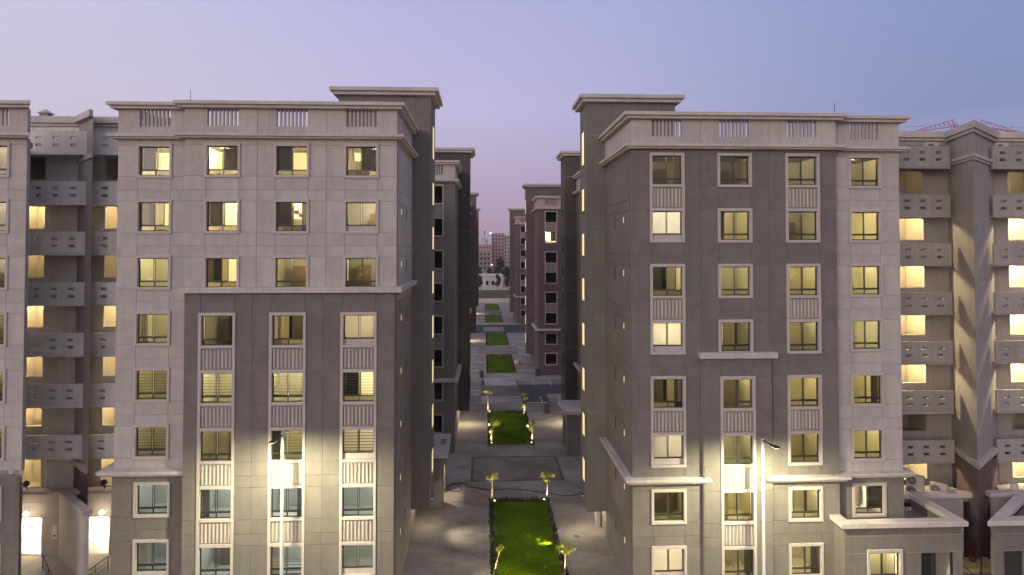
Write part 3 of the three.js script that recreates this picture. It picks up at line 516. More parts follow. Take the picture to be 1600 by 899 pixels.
// ---------------------------------------------------------------- entrances at the lower left
function entrance(label, x0, x1, dx0, dx1, lampX, wallLabel, wide) {
  const t = thing('entrance', label, 'entrance', [(x0 + x1) / 2, 0, 42.4]);
  part('front_wall', sheet(x0, x1, 0, 4.4, [[dx0, dx1, 0.45, 2.86]], 0.3), LIGHT[1], t, [0, 0, 42.3]);
  for (const y of [3.1, 3.85]) part('joint_band', box(x1 - x0, 0.03, 0.02), M.lightGroove, t, [(x0 + x1) / 2, y, 42.303]);
  part('coping', raised([[x0, 42.0], [x1, 42.0], [x1, 42.7], [x0, 42.7]], 4.4, 4.62, 0.015), TRIMS[1], t, [0, 0, 0]);
  part('terrace_floor', raised([[x0, 42.7], [x1, 42.7], [x1, 43], [x0, 43]], 4.0, 4.3), M.concrete, t, [0, 0, 0]);
  const d = part('front_door', merged(ring(dx0, dx1, 0.45, 2.86, 0.07, 0.06)), M.whiteDoor, t, [0, 0, 42.47]);
  part('frosted_pane', new THREE.PlaneGeometry(dx1 - dx0 - 0.12, 2.3), M.frosted, d, [(dx0 + dx1) / 2, 1.655, 42.5]);
  const lx0 = Math.max(dx0 - 0.2, wide[0]), lx1 = Math.min(dx1 + 0.3, wide[1]), lobby = part('lobby', roomGeo(lx1 - lx0, 2.52, 1.6), M.roomWhite, t, [(lx0 + lx1) / 2, 1.68, 42.6]);
  part('lobby_lamp', bulbGeo, M.hotBulb, lobby, [(dx0 + dx1) / 2, 2.86, 43.3]); lamp((dx0 + dx1) / 2, 2.65, 43.2, rgb(1, 0.90, 0.68), 60, 6);
  part('door_knob', new THREE.SphereGeometry(0.05, 10, 8), M.knob, d, [dx0 + (lampX < -27 ? 0.25 : dx1 - dx0 - 0.25), 1.45, 42.44]);
  part('door_sign', box(0.34, 0.2, 0.012), M.pole, d, [(dx0 + dx1) / 2, 2.2, 42.463]);
  const c = part('door_canopy', raised([[dx0 - 0.1, 42.22], [dx1 + 0.25, 42.22], [dx1 + 0.25, 42.3], [dx0 - 0.1, 42.3]], 2.9, 3.0, 0.01), TRIMS[2], t, [0, 0, 0]);
  part('landing', raised([[x0, 39.9], [x1, 39.9], [x1, 42.3], [x0, 42.3]], 0, 0.45), M.concrete, t, [0, 0, 0]);
  const l = single('wall_lamp', new THREE.SphereGeometry(0.17, 20, 14).scale(1, 0.8, 0.8), M.hotBulb, wallLabel, 'wall lamp', [lampX, 3.27, 42.0], 'bright lamps over the entrance doors');
  part('lamp_arm', box(0.05, 0.05, 0.3), M.steel, l, [lampX, 3.34, 42.15]);
  lamp(lampX, 3.27, 42.0, rgb(1, 0.84, 0.56), 5, 5);
  return t;
}
entrance('floodlit white entrance door left of the slanting wall at the lower left', -30.4, -26.16, -29.45, -28.05, -28.8, 'glaring wall lamp above the left entrance door, at the photo edge', [-29.7, -27.8]);
entrance('floodlit white entrance door beside the dark base of the left building', -26.15, -20.7, -25.5, -23.85, -24.15, 'glaring wall lamp above the door beside the left building', [-25.7, -23.45]);
{
  const w = thing('ramp_wall', 'tan wall with sloping-away coping that runs forward between the two lit entrances', 'wall', [-25, 0, 40.5]);
  part('wall', raised([[-26.68, 42.25], [-23.15, 39.0], [-23.35, 38.9], [-26.95, 42.25]], 0, 4.4), LIGHT[3], w, [0, 0, 0]);
  part('coping', raised([[-26.4, 42.25], [-22.98, 39.05], [-23.4, 38.7], [-27.1, 42.25]].map(p => p), 4.4, 4.62, 0.015), TRIMS[3], w, [0, 0, 0]);
  const pl = thing('notice_panel', 'narrow pale notice panel on the wall right of the left entrance door', 'panel', [-27.15, 0, 42.28]);
  part('board', box(0.3, 0.85, 0.03), M.pole, pl, [-27.22, 1.95, 42.28]); part('slot', box(0.14, 0.1, 0.02), M.grille, pl, [-27.22, 1.75, 42.262]);
}
handrail('dark stair railing on the landing of the leftmost entrance', [-26.55, 1.5, 40.2], [-25.0, 0.55, 38.9], 3);
handrail('dark stair railing before the entrance beside the left building', [-22.6, 1.45, 40.0], [-23.6, 0.75, 39.2], 3);

for (const [x, l] of [[-29.05, 'small black floodlight on the wall coping above the left entrance'], [-24.25, 'small black floodlight on the coping above the entrance beside the left building']]) { const t = thing('floodlight', l, 'floodlight', [x, 4.62, 42.4]); part('stand', box(0.06, 0.3, 0.06), M.steel, t, [x, 4.77, 42.4]); part('housing', new THREE.CylinderGeometry(0.2, 0.14, 0.2, 16).rotateX(1.2), M.grille, t, [x, 5.0, 42.4]); }
// ---------------------------------------------------------------- porches further down the lawns
function sidePorch(label, x0, x1, d0, d1, lit) {
  const t = thing('side_entrance', label, 'porch', [(x0 + x1) / 2, 0, d0]), out = x0 < 0 ? x1 : x0, s = x0 < 0 ? -1 : 1;
  block('front_wall', x0, x1, 0, 4.0, d0, d0 + 0.25, DARK[1], t);
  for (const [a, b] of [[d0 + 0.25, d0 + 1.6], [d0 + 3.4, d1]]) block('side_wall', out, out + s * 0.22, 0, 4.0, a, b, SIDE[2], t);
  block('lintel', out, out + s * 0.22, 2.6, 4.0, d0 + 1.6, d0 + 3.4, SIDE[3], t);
  block('rear_wall', x0, x1, 0, 4.0, d1, d1 + 0.2, DARK[1], t);
  const r = block('roof_slab', x0 - (s > 0 ? 0.4 : 0), x1 + (s < 0 ? 0.4 : 0), 4.0, 4.3, d0 - 0.35, d1 + 0.3, TRIMS[1], t);
  part('roof_hatch', box(0.9, 0.14, 2.0), TRIMS[3], r, [x0 < 0 ? x0 + 0.75 : x1 - 0.8, 4.37, d0 + 1.9]);
  if (x0 < 0) for (let k = 0; k < 3; k++) part('roof_grille', box(0.42, 0.05, 0.16), M.grille, r, [x1 - 0.1, 4.325, d0 + 2.3 + k * 0.5]);
  if (lit) { const bx = (x0 + x1) / 2; part('entrance_lamp', bulbGeo, M.bulb, t, [bx, 3.93, d0 + 2.5]); lamp(bx, 3.7, d0 + 2.5, rgb(1, 0.85, 0.58), 45, 4); }
}
sidePorch('flat-roofed side entrance with hatch and grille on its roof, left of the paved square', -4.99, -3.15, 49.6, 54.4, true);
sidePorch('flat-roofed side entrance on the right, opposite the second lawn', 8.1, 10.38, 61.8, 65.9, false);

// ---------------------------------------------------------------- ground
const nBig = tileNoise(1024, 4, 6, 91, 0.6); const slabMap = texture(1024, (x, y, i) => { const jx = x % 64 < 2, jy = (y + (Math.floor(x / 64) % 2) * 16) % 32 < 2, cell = (Math.floor(x / 64) * 13 + Math.floor((y + (Math.floor(x / 64) % 2) * 16) / 32) * 29) % 17 / 17; const v = 0.74 + 0.75 * (nBig[i] - 0.5) + 0.10 * (cell - 0.5) - (jx || jy ? 0.2 : 0); return [v, v * 0.985, v * 0.965]; }, 8);
const groundMap = texture(512, (x, y, i) => { const v = 0.75 + 0.5 * (nCoarse[i] - 0.5) + 0.15 * (nFine[i] - 0.5); return [v, v * 0.97, v * 0.92]; }, 60);
const asphaltMap = texture(512, (x, y, i) => { const v = 0.72 + 0.4 * (nCoarse[i] - 0.5) + 0.35 * (nFine[i] - 0.5); return [v, v, v]; }, 6);
const G = { paving: std(0.43, 0.385, 0.335, slabMap, { bumpMap: grainBump, bumpScale: 0.004 }), earth: std(0.24, 0.20, 0.16, groundMap), asphalt: std(0.10, 0.098, 0.10, asphaltMap), red: std(0.33, 0.28, 0.245, slabMap), brown: std(0.21, 0.165, 0.15, slabMap), pale: std(0.46, 0.44, 0.43, slabMap), line: std(0.6, 0.58, 0.56, asphaltMap), kerb: paint(0.36, 0.31, 0.30, 2), field: std(0.13, 0.12, 0.065, groundMap), soil: std(0.22, 0.175, 0.13, asphaltMap), farLawn: new THREE.MeshPhysicalMaterial({ color: rgb(0.085, 0.20, 0.006), map: groundMap, roughness: 1, specularIntensity: 0.1 }), lawn: new THREE.MeshPhysicalMaterial({ color: rgb(0.15, 0.265, 0.002), map: groundMap, roughness: 1, specularIntensity: 0.1 }) };
function sheetOn(name, x0, x1, d0, d1, y, mat) { const g = new THREE.PlaneGeometry(x1 - x0, d1 - d0).rotateX(-Math.PI / 2), uv = g.attributes.uv; for (let i = 0; i < 4; i++) uv.setXY(i, uv.getX(i) * (x1 - x0), uv.getY(i) * (d1 - d0)); return structure(name, g, mat, [(x0 + x1) / 2, y, (d0 + d1) / 2]); }
sheetOn('ground', -2500, 2500, -300, 3500, -0.02, G.earth);
sheetOn('street', -400, 400, 6, 27, -0.008, G.asphalt);
sheetOn('pavement', -70, 70, 27, 236, 0, G.paving);
sheetOn('paved_square', -0.9, 6.75, 55.6, 61.6, 0.004, G.red);
{ const b = thing('paving_border', 'dark border strip round the reddish paved square between the lawns', 'paving border', [3, 0, 58.5]); b.userData = { kind: 'structure' };
  for (const [x0, x1, d0, d1] of [[-1.15, -0.9, 55.35, 61.85], [6.75, 7.0, 55.35, 61.85], [-0.9, 6.75, 55.35, 55.6], [-0.9, 6.75, 61.6, 61.85]]) block('border_strip', x0, x1, -0.01, 0.012, d0, d1, G.brown, b); }
sheetOn('crossing', -30, 40, 78.8, 82.8, 0.004, G.red); sheetOn('road', -60, 60, 82.8, 97.5, 0.004, G.asphalt);
sheetOn('crossing', -0.2, 5.0, 87.2, 93.6, 0.008, G.brown); sheetOn('crossing', 0.1, 4.9, 93.6, 99.4, 0.008, G.pale); sheetOn('crossing', -1.9, 5.0, 82.9, 87.1, 0.008, G.paving);
sheetOn('parking', -7, -0.3, 83.5, 97.4, 0.008, G.red); sheetOn('parking', 5.1, 13, 94, 97.4, 0.008, G.red); sheetOn('parking', 8.6, 13, 83, 88, 0.008, G.red);
for (const [x, d0, d1] of [[7.4, 93.5, 97.4], [9.9, 93.5, 97.4], [7.6, 83, 86.6], [10, 83, 86.6]]) sheetOn('road_marking', x - 0.07, x + 0.07, d0, d1, 0.013, G.line);
for (const d of [87.6, 90.3]) sheetOn('road_marking', -2.0, -0.7, d, d + 0.5, 0.013, G.line);
sheetOn('road_marking', 5.6, 8.3, 82.9, 83.3, 0.013, G.line);
sheetOn('crossing', -1, 6.6, 120.8, 130, 0.004, G.red); sheetOn('crossing', 0, 5, 154.5, 163, 0.008, G.red); sheetOn('road', -60, 60, 151.5, 168, 0.004, G.asphalt); sheetOn('crossing', 0, 5.6, 194, 203, 0.004, G.brown);
sheetOn('field', -300, 300, 246, 298, -0.006, G.field); sheetOn('road', -400, 400, 300, 352, -0.006, G.asphalt);

// lawns: kerb, soil beds with low planting, turf
const bladeMat = new THREE.MeshPhysicalMaterial({ color: 0xffffff, roughness: 1, specularIntensity: 0.15, side: THREE.DoubleSide });
const tuft = (() => { const p = [], c = []; for (let k = 0; k < 7; k++) { const a = k * 2.4, r = 0.03 * (k % 3), h = 0.045 + 0.012 * (k % 4), x = Math.cos(a) * r, z = Math.sin(a) * r, l = 0.02 * Math.cos(a * 3), m = 0.02 * Math.sin(a * 2); p.push(x - 0.006, 0, z, x + 0.006, 0, z + 0.002, x + l, h, z + m); } const g = new THREE.BufferGeometry(); g.setAttribute('position', new THREE.Float32BufferAttribute(p, 3)); g.computeVertexNormals(); return g; })();
const leafTuft = (() => { const l = []; for (let k = 0; k < 14; k++) { const g = new THREE.PlaneGeometry(0.05, 0.09); g.rotateX(rr(-1, 1)).rotateY(rr(0, 6.3)).rotateZ(rr(-0.7, 0.7)).translate(rr(-0.1, 0.1), rr(0.02, 0.2), rr(-0.1, 0.1)); l.push(g); } return merged(l); })();
const dummy = new THREE.Object3D(), tint = new THREE.Color();
function scatter(name, geo, mat, n, place, label, category) {
  const m = new THREE.InstancedMesh(geo, mat, n); m.name = numbered(name); m.userData = { kind: 'stuff', label, category };
  for (let i = 0; i < n; i++) { place(dummy, tint); dummy.updateMatrix(); m.setMatrixAt(i, dummy.matrix); m.setColorAt(i, tint); }
  m.castShadow = m.receiveShadow = true; scene.add(m);
}
const LAWNS = [[30, 51, 'nearest'], [65.2, 78.3, 'second'], [102.5, 119.5, 'third'], [131.3, 149.8, 'fourth'], [171.5, 191, 'fifth'], [205, 228, 'farthest']];
LAWNS.forEach(([d0, d1, nth], i) => {
  sheetOn('planting_bed', 0.42, 5.2, d0, d1, 0.03, G.soil); sheetOn('lawn', 0.95, 4.72, d0 + 0.1, d1 - 0.3, 0.045, i < 2 ? G.lawn : G.farLawn);
  const k = thing('lawn_kerb', `low concrete kerb round the ${nth} lawn`, 'kerb', [2.8, 0, (d0 + d1) / 2]);
  for (const [x0, x1, a, b] of [[0.3, 0.42, d0, d1], [5.2, 5.32, d0, d1], [0.3, 5.32, d1, d1 + 0.12], [0.3, 5.32, d0 - 0.12, d0]]) block('kerb_strip', x0, x1, -0.02, 0.1, a, b, G.kerb, k);
  if (i < 3) scatter('grass', tuft, bladeMat, [26000, 12000, 7000][i], (o, c) => { o.position.set(rr(0.86, 4.82), 0.04, -rr(d0 + 0.1, d1 - 0.3)); o.rotation.set(0, rr(0, 6.3), 0); o.scale.setScalar(rr(0.8, 1.5)); const dim = i < 2 ? 1 : 0.72, w = 0.5 + 0.5 * Math.sin(o.position.x * 1.3 + Math.sin(o.position.z * 0.7) * 2) * Math.sin(o.position.z * 0.9), v = rr(0.6, 1.25) * (0.62 + 0.62 * w), y = rnd() < 0.08 ? 1.6 : 1; c.setRGB(0.15 * v * y * dim, 0.265 * v * dim, 0.004 * v); }, `short green turf of the ${nth} lawn`, 'grass');
  scatter('ground_cover', leafTuft, bladeMat, [620, 380, 320, 240, 200, 180][i], (o, c) => { const q = rnd(); if (q < 0.42) o.position.set(rr(0.5, 0.72), 0.03, -rr(d0, d1)); else if (q < 0.84) o.position.set(rr(4.9, 5.14), 0.03, -rr(d0, d1)); else o.position.set(rr(0.5, 5.1), 0.03, -(d1 - rr(0.05, 0.3))); o.rotation.set(0, rr(0, 6.3), 0); const s = rr(0.6, 1.4); o.scale.set(s, s * (q < 0.84 ? 0.8 : 1.3), s); const v = rr(0.5, 1.2); c.setRGB(0.075 * v, 0.10 * v, 0.024 * v); }, `low dark planting along the edges of the ${nth} lawn`, 'plants');
});

// saplings with their uplights
const bark = std(0.36, 0.29, 0.21, asphaltMap), leafMat = new THREE.MeshPhysicalMaterial({ color: rgb(0.28, 0.32, 0.02), roughness: 0.8, transmission: 0.35, thickness: 0, side: THREE.DoubleSide, vertexColors: true });
const leafGeo = (() => { const s = new THREE.Shape(); s.moveTo(0, 0); s.quadraticCurveTo(0.032, 0.05, 0, 0.11); s.quadraticCurveTo(-0.032, 0.05, 0, 0); return new THREE.ShapeGeometry(s, 3); })();
function crown(clumps, leaves, size) {
  const l = []; for (const [cx, cy, cz, r, fl] of clumps) for (let k = 0; k < leaves * r * r * 4; k++) { let x, y, z; do { x = rr(-1, 1); y = rr(-1, 1); z = rr(-1, 1); } while (x * x + y * y + z * z > 1);
    const g = leafGeo.clone(), f = rr(0.6, 1.4); g.scale(size, size, size).rotateX(rr(-1.9, -0.6)).rotateY(rr(0, 6.3)).rotateZ(rr(-0.6, 0.6)).translate(cx + x * r, cy + y * r * fl, cz + z * r);
    g.setAttribute('color', new THREE.Float32BufferAttribute(Array.from({ length: g.attributes.position.count }, () => [f, f, f * 0.8]).flat(), 3)); l.push(g.toNonIndexed()); }
  return mergeGeometries(l);
}
function sapling(x, d, h, bend, clumps, label, up) {
  const t = thing('sapling', label, 'tree', [x, 0, d]);
  const pts = [[0, 0, 0], [bend * 0.2, h * 0.3, 0], [bend * 0.6, h * 0.6, 0.03], [bend, h * 0.86, 0]].map(p => new THREE.Vector3(...p)), g = new THREE.TubeGeometry(new THREE.CatmullRomCurve3(pts), 12, 0.035, 7);
  const pos = g.attributes.position; for (let i = 0; i < pos.count; i++) { const f = 1.25 - 0.75 * pos.getY(i) / h, c = new THREE.CatmullRomCurve3(pts).getPoint(Math.min(1, Math.max(0, pos.getY(i) / (h * 0.86)))); pos.setXYZ(i, c.x + (pos.getX(i) - c.x) * f, pos.getY(i), c.z + (pos.getZ(i) - c.z) * f); }
  g.computeVertexNormals(); part('trunk', g, bark, t, [x, 0.03, d]);
  const tr = t.children[0];
  for (const [cx, cy, cz] of clumps) part('branch', bar([x + bend * 0.9, 0.03 + h * 0.7, d], [x + bend + cx * 0.8, h + cy, d - cz * 0.8], 0.009), bark, tr, [0, 0, 0]);
  part('crown', crown(clumps.map(([cx, cy, cz, r, f]) => [bend + cx, h + cy, cz, r, f]), 130, 2.0), leafMat, t, [x, 0, d]);
  if (up) uplight(x + up[0], d + up[1], up[2], 'small ground spotlight at the foot of the ' + label.replace(/^(a|the) /, ''), [x + bend, h, d]);
}
const lensMat = new THREE.MeshStandardMaterial({ color: 0xffffff, emissive: rgb(1, 0.80, 0.42), emissiveIntensity: 25 });
function uplight(x, d, power, label, aim, glareX = 0) {
  const t = thing('spotlight', label.split(' ').slice(0, 16).join(' '), 'spotlight', [x, 0, d]), A = new THREE.Vector3(aim[0] - x, aim[1] - 0.2, -(aim[2] - d)).normalize(), q = new THREE.Quaternion().setFromUnitVectors(new THREE.Vector3(0, 1, 0), A);
  part('stake', box(0.03, 0.2, 0.03), M.steel, t, [x, 0.1, d]);
  part('housing', new THREE.LatheGeometry([[0.0, -0.09], [0.045, -0.08], [0.06, 0], [0.075, 0.07], [0.068, 0.07], [0.055, 0.03]].map(p => new THREE.Vector2(...p)), 16).applyQuaternion(q), M.steel, t, [x, 0.2, d]);
  part('lamp_lens', new THREE.SphereGeometry(0.06, 16, 10).scale(1, 0.5, 1).translate(0, 0.05, 0).applyQuaternion(q), lensMat, t, [x, 0.2, d]);
  const s = new THREE.SpotLight(rgb(1, 0.80, 0.42), power, 0, 0.75, 0.7, 2); s.position.set(x + A.x * 0.1, 0.2 + A.y * 0.1, -d + A.z * 0.1); s.target.position.set(aim[0], aim[1], -aim[2]); s.castShadow = true; s.shadow.radius = 3; scene.add(s, s.target);
}
sapling(0.62, 50.6, 1.95, 0.05, [[0.15, 0.1, 0, 0.34, 0.6], [-0.25, 0.0, 0.1, 0.3, 0.45], [0.2, 0.38, 0, 0.28, 0.5]], 'sapling with a sparse round crown at the far left corner of the nearest lawn', [0.25, -0.1, 85]);
sapling(5.0, 50.7, 1.9, 0.03, [[-0.2, 0.15, 0, 0.36, 0.45], [0.3, 0.18, 0.1, 0.32, 0.4], [0, -0.25, 0, 0.3, 0.25], [-0.05, 0.4, 0, 0.2, 0.5]], 'sapling with flat layered foliage at the far right corner of the nearest lawn', [-0.25, -0.1, 95]);
sapling(4.95, 39.2, 1.62, 0.02, [[0, 0.12, 0, 0.46, 0.6], [0.25, 0.0, 0.1, 0.36, 0.5], [-0.28, 0.02, -0.1, 0.34, 0.5]], 'sapling with a dense umbrella crown on the right edge of the nearest lawn', [-0.2, -0.4, 55]);
sapling(0.62, 39.3, 1.75, 0.35, [[0.05, 0.0, 0, 0.2, 0.5], [-0.12, -0.16, 0, 0.14, 0.4], [0.12, 0.1, 0, 0.15, 0.6]], 'thin leaning sapling with few leaves on the left edge of the nearest lawn', [0.1, -0.4, 60]);
sapling(0.55, 43.6, 0.35, 0.02, [[0.0, 0.0, 0, 0.17, 0.5]], 'tiny shoot with a few leaves on the left edge of the nearest lawn');
sapling(0.75, 65.6, 1.9, 0.1, [[0.05, 0.55, 0, 0.42, 0.7], [0.45, 0.35, 0, 0.42, 0.7], [-0.2, -0.55, 0, 0.28, 0.4], [0.2, 0.1, 0, 0.3, 0.6]], 'sapling with a bright straggling crown at the near left corner of the second lawn', [0.05, -0.25, 120]);
sapling(4.95, 65.6, 1.8, 0.0, [[0, 0.15, 0, 0.5, 0.8], [0.25, 0.4, 0, 0.35, 0.7], [-0.1, -0.3, 0, 0.3, 0.6]], 'sapling with a full oval crown at the near right corner of the second lawn', [-0.1, -0.25, 100]);
sapling(0.5, 77.9, 2.4, 0.0, [[0, 0.2, 0, 0.5, 0.4], [0.35, 0.05, 0, 0.34, 0.35], [-0.3, 0.25, 0, 0.3, 0.3]], 'sapling with a flat crown at the far left corner of the second lawn', [0.2, -0.1, 140]);
sapling(4.9, 77.2, 1.5, 0.0, [[0, -0.6, 0, 0.3, 0.9], [0.1, 0.4, 0, 0.4, 0.4], [-0.1, 0.9, 0, 0.35, 0.3]], 'leafy sapling at the far right corner of the second lawn', [-0.1, -0.25, 120]);
uplight(4.74, 43.4, 60, 'ground spotlight lying on the right bed and shining across the nearest lawn', [2.4, -0.02, 44.0]);
uplight(4.9, 71.6, 3, 'glaring ground spotlight on the right edge of the second lawn, facing the viewer', [4.4, 2.2, 60]);
uplight(0.6, 72.2, 40, 'ground spotlight on the left edge of the second lawn behind the straggling sapling', [1.0, 1.6, 71]);

// lamps under the stair towers
const under = (x, d, y, power, label, aimX) => {
  const t = thing('downlight', label, 'lamp', [x, y, d], 'lamps under the stair towers');
  part('fitting', new THREE.CylinderGeometry(0.16, 0.18, 0.08, 20), M.pole, t, [x, y - 0.04, d]); part('lamp_lens', new THREE.CylinderGeometry(0.13, 0.13, 0.03, 20), M.bulb, t, [x, y - 0.095, d]);
  lamp(x, y - 0.2, d, rgb(1, 0.86, 0.62), power, 4);
};
under(-3.95, 46.6, 2.0, 5, 'round lamp under the stair tower of the large left building');
under(7.6, 45.9, 1.8, 10, 'round lamp under the stair tower of the large right building');
under(-2.0, 73, 2.1, 26, 'round lamp under the stair tower of the second left building');
under(9.5, 73.4, 2.1, 26, 'round lamp under the stair tower of the second right building');
under(-2.1, 139, 2.0, 30, 'round lamp under the stair tower of the third left building');
under(-2.1, 196, 2.4, 40, 'round lamp under the stair tower of the farthest left building');
for (const [x, d, tx, pw, l] of [[-3.66, 46.2, -0.55, 52, 'square wall light on the corridor side of the left stair tower'], [7.12, 46.2, 6.1, 12, 'square wall light on the corridor side of the right stair tower']]) {
  const t = thing('wall_light', l, 'wall light', [x, 2.25, d], 'wall lights of the stair towers'); part('housing', box(0.1, 0.16, 0.24), M.steel, t, [x + Math.sign(tx) * 0 , 2.3, d]); part('lamp_lens', box(0.08, 0.02, 0.2), M.bulb, t, [x, 2.21, d]);
  const s = new THREE.SpotLight(rgb(1, 0.88, 0.66), pw, 0, tx < 0 ? 0.60 : 0.62, 0.9, 2); s.position.set(x + (tx > x ? 0.08 : -0.08), 2.18, -d); s.target.position.set(tx, 0, -(d - 1.4)); s.castShadow = true; s.shadow.radius = 6; scene.add(s, s.target);
}
{ const t = thing('entrance_pillar', 'pale lit door post under the stair tower of the large right building', 'pillar', [8.2, 0, 46]); part('post', box(0.3, 1.79, 0.5), LIGHT[1], t, [8.2, 0.895, 46.2]); part('post_foot', box(0.36, 0.1, 0.56), TRIMS[1], t, [8.2, 0.05, 46.2]); }

// ---------------------------------------------------------------- street lamps before the buildings
function streetLamp(x, d, h, label) {
  const t = thing('street_lamp', label, 'street lamp', [x, 0, d], 'tall street lamps before the buildings');
  part('pole', new THREE.CylinderGeometry(0.065, 0.105, h, 20), M.pole, t, [x, h / 2, d]);
  part('base_plate', box(0.4, 0.04, 0.4), M.steel, t, [x, 0.02, d]);
  part('arm', bar([x, h - 0.08, d], [x, h + 0.03, d - 1.25], 0.04), M.steel, t, [0, 0, 0]);
  const hd = part('lamp_head', new THREE.BoxGeometry(0.26, 0.07, 0.56), M.steel, t, [x, h + 0.045, d - 1.5]); hd.rotation.x = -0.09;
  const ln = part('lamp_lens', box(0.2, 0.015, 0.42), new THREE.MeshStandardMaterial({ color: 0xffffff, emissive: rgb(1, 0.92, 0.62), emissiveIntensity: 6 }), hd, [x, h - 0.005, d - 1.5]);
  const s = new THREE.SpotLight(rgb(1, 0.94, 0.55), 500, 0, 1.5, 0.45, 2); s.position.set(x, h - 0.18, -(d - 1.5)); s.target.position.set(x, 0, -(d - 1.45)); s.castShadow = true; s.shadow.radius = 8; scene.add(s, s.target);
}
streetLamp(-10.45, 34, 10.35, 'tall slim street lamp in front of the left apartment building');
streetLamp(14.98, 34, 9.75, 'tall slim street lamp in front of the right apartment building');

// ---------------------------------------------------------------- small things
{
  const c = [[-3.25, 53.7], [-2.93, 54.6], [-2.43, 54.94], [-1.94, 54.2], [-1.95, 53.2], [-2.6, 53.3], [-3.05, 53.6], [-2.5, 54.75], [-1.86, 55.1], [-1.27, 54.3], [-0.45, 53.75], [0.45, 53.4], [1.8, 53.5], [3.4, 53.2], [4.7, 52.7], [5.7, 52.2], [6.5, 51.9], [7.35, 51.95], [7.9, 52.6]].map(([x, d]) => new THREE.Vector3(x, 0.025, -d));
  single('cable', new THREE.TubeGeometry(new THREE.CatmullRomCurve3(c), 160, 0.035, 6), M.steel, 'long black cable snaking across the pavement behind the nearest lawn', 'cable', [0, 0, 0]);
  const d = thing('drain_cover', 'square dark drain frame in the pavement beside the left building', 'drain cover', [-4.5, 0, 40.3]);
  part('drain_frame', merged(ring(-0.24, 0.24, -0.24, 0.24, 0.05, 0.02)).rotateX(-Math.PI / 2), M.steel, d, [-4.45, 0.0, 40.3]); part('drain_grate', box(0.36, 0.012, 0.36), M.concrete, d, [-4.45, 0.006, 40.3]);
  single('manhole', new THREE.CylinderGeometry(0.22, 0.22, 0.02, 20), M.steel, 'small round manhole cover on the pavement right of the nearest lawn', 'manhole cover', [6.45, 0.012, 44.6]);
  const bin = (x, d, label) => { const t = thing('trash_bin', label, 'trash bin', [x, 0, d]); part('body', new THREE.CylinderGeometry(0.34, 0.28, 0.95, 12), M.grille, t, [x, 0.48, d]); part('lid', new THREE.CylinderGeometry(0.3, 0.36, 0.12, 12), M.steel, t, [x, 1.01, d]); };
  bin(-0.35, 99.5, 'dark bin at the left end of the pale crossing'); bin(8.4, 100.4, 'dark bin at the corner of the maroon building'); bin(7.7, 77.8, 'dark bin beside the right side entrance');
  const pl = thing('planter', 'pale round planter on the right edge of the third lawn', 'planter', [5.75, 0, 110]); part('pot', new THREE.LatheGeometry([[0, 0], [0.35, 0], [0.55, 0.4], [0.5, 0.85], [0.42, 0.85], [0.42, 0.7], [0, 0.7]].map(p => new THREE.Vector2(...p)), 20), TRIMS[2], pl, [5.75, 0, 110]); part('rim', new THREE.TorusGeometry(0.46, 0.05, 8, 20).rotateX(Math.PI / 2), TRIMS[3], pl, [5.75, 0.86, 110]);
  for (const [x, y, d, l] of [[-17.1, 28.45, 37.9, 'thin lightning rod on the roof edge of the left building'], [21.0, 27.9, 37.3, 'thin lightning rod on the roof edge of the right building']]) { const t = thing('lightning_rod', l, 'lightning rod', [x, y - 1.2, d]); part('mast', new THREE.CylinderGeometry(0.014, 0.02, 1.8, 6), M.steel, t, [x, y - 0.1, d]); part('bracket', box(0.12, 0.12, 0.12), M.steel, t, [x, y - 0.95, d]); }
}
// tower cranes far behind the right wing
const craneRed = new THREE.MeshStandardMaterial({ color: rgb(0.42, 0.06, 0.10), roughness: 0.6 });
function crane(label, root, tipX, sgn) { // a jib seen beyond the roof: truss of three chords with lacing, and its pendant line
  const t = thing('tower_crane', label, 'crane', [root[0], 0, root[2]]), [x, y, d] = root, n = 9;
  part('mast', merged([...[-1, 1].flatMap(a => [-1, 1].map(b => boxAt(x + a * 0.8 - 0.1, x + a * 0.8 + 0.1, 0, y - 1, d + b * 0.8 - 0.1, d + b * 0.8 + 0.1))), ...Array.from({ length: 22 }, (_, k) => bar([x - 0.8, k * (y - 1) / 22, d - 0.8], [x + 0.8, (k + 1) * (y - 1) / 22, d - 0.8], 0.06))]), craneRed, t, [0, 0, 0]);
  const top = f => [x + (tipX - x) * f, y + 1.0 - 5.9 * f, d], bot = f => [x + sgn * 1.2 + (tipX - x - sgn * 1.2) * f, y - 2.4 - 3.0 * f, d - 1], bk = f => [bot(f)[0], bot(f)[1] + 0.2, d + 1];
  const g = []; for (const c of [top, bot, bk]) g.push(bar(c(0), c(1), 0.14)); part('jib', merged(g), craneRed, t, [0, 0, 0]);
  const j = t.children[1];
  for (let k = 0; k < n; k++) { const f = k / n, h = (k + 0.5) / n, e = (k + 1) / n; for (const [a, b] of [[bot(f), top(h)], [top(h), bot(e)], [bk(f), top(h)], [bot(f), bk(f)]]) part('lacing', bar(a, b, 0.075), craneRed, j, [0, 0, 0]); }
  part('pendant_line', bar([x + (tipX - x) * 0.55, y - 2.2, d], [x + (tipX - x) * 1.55, y - 3.1, d], 0.06), craneRed, t, [0, 0, 0]);
  for (const f of [0.8, 1.2]) part('pulley', new THREE.SphereGeometry(0.28, 8, 6), craneRed, t, [x + (tipX - x) * f, y - 2.45 - (f - 0.8) * 0.9, d]);
}
crane('red lattice crane jib pointing left above the roof of the right balconies', [228.5, 81.6, 300], 208.5, 1);
crane('red lattice crane jib pointing right, above the roof at the photo edge', [241.5, 81.6, 300], 261.5, -1);

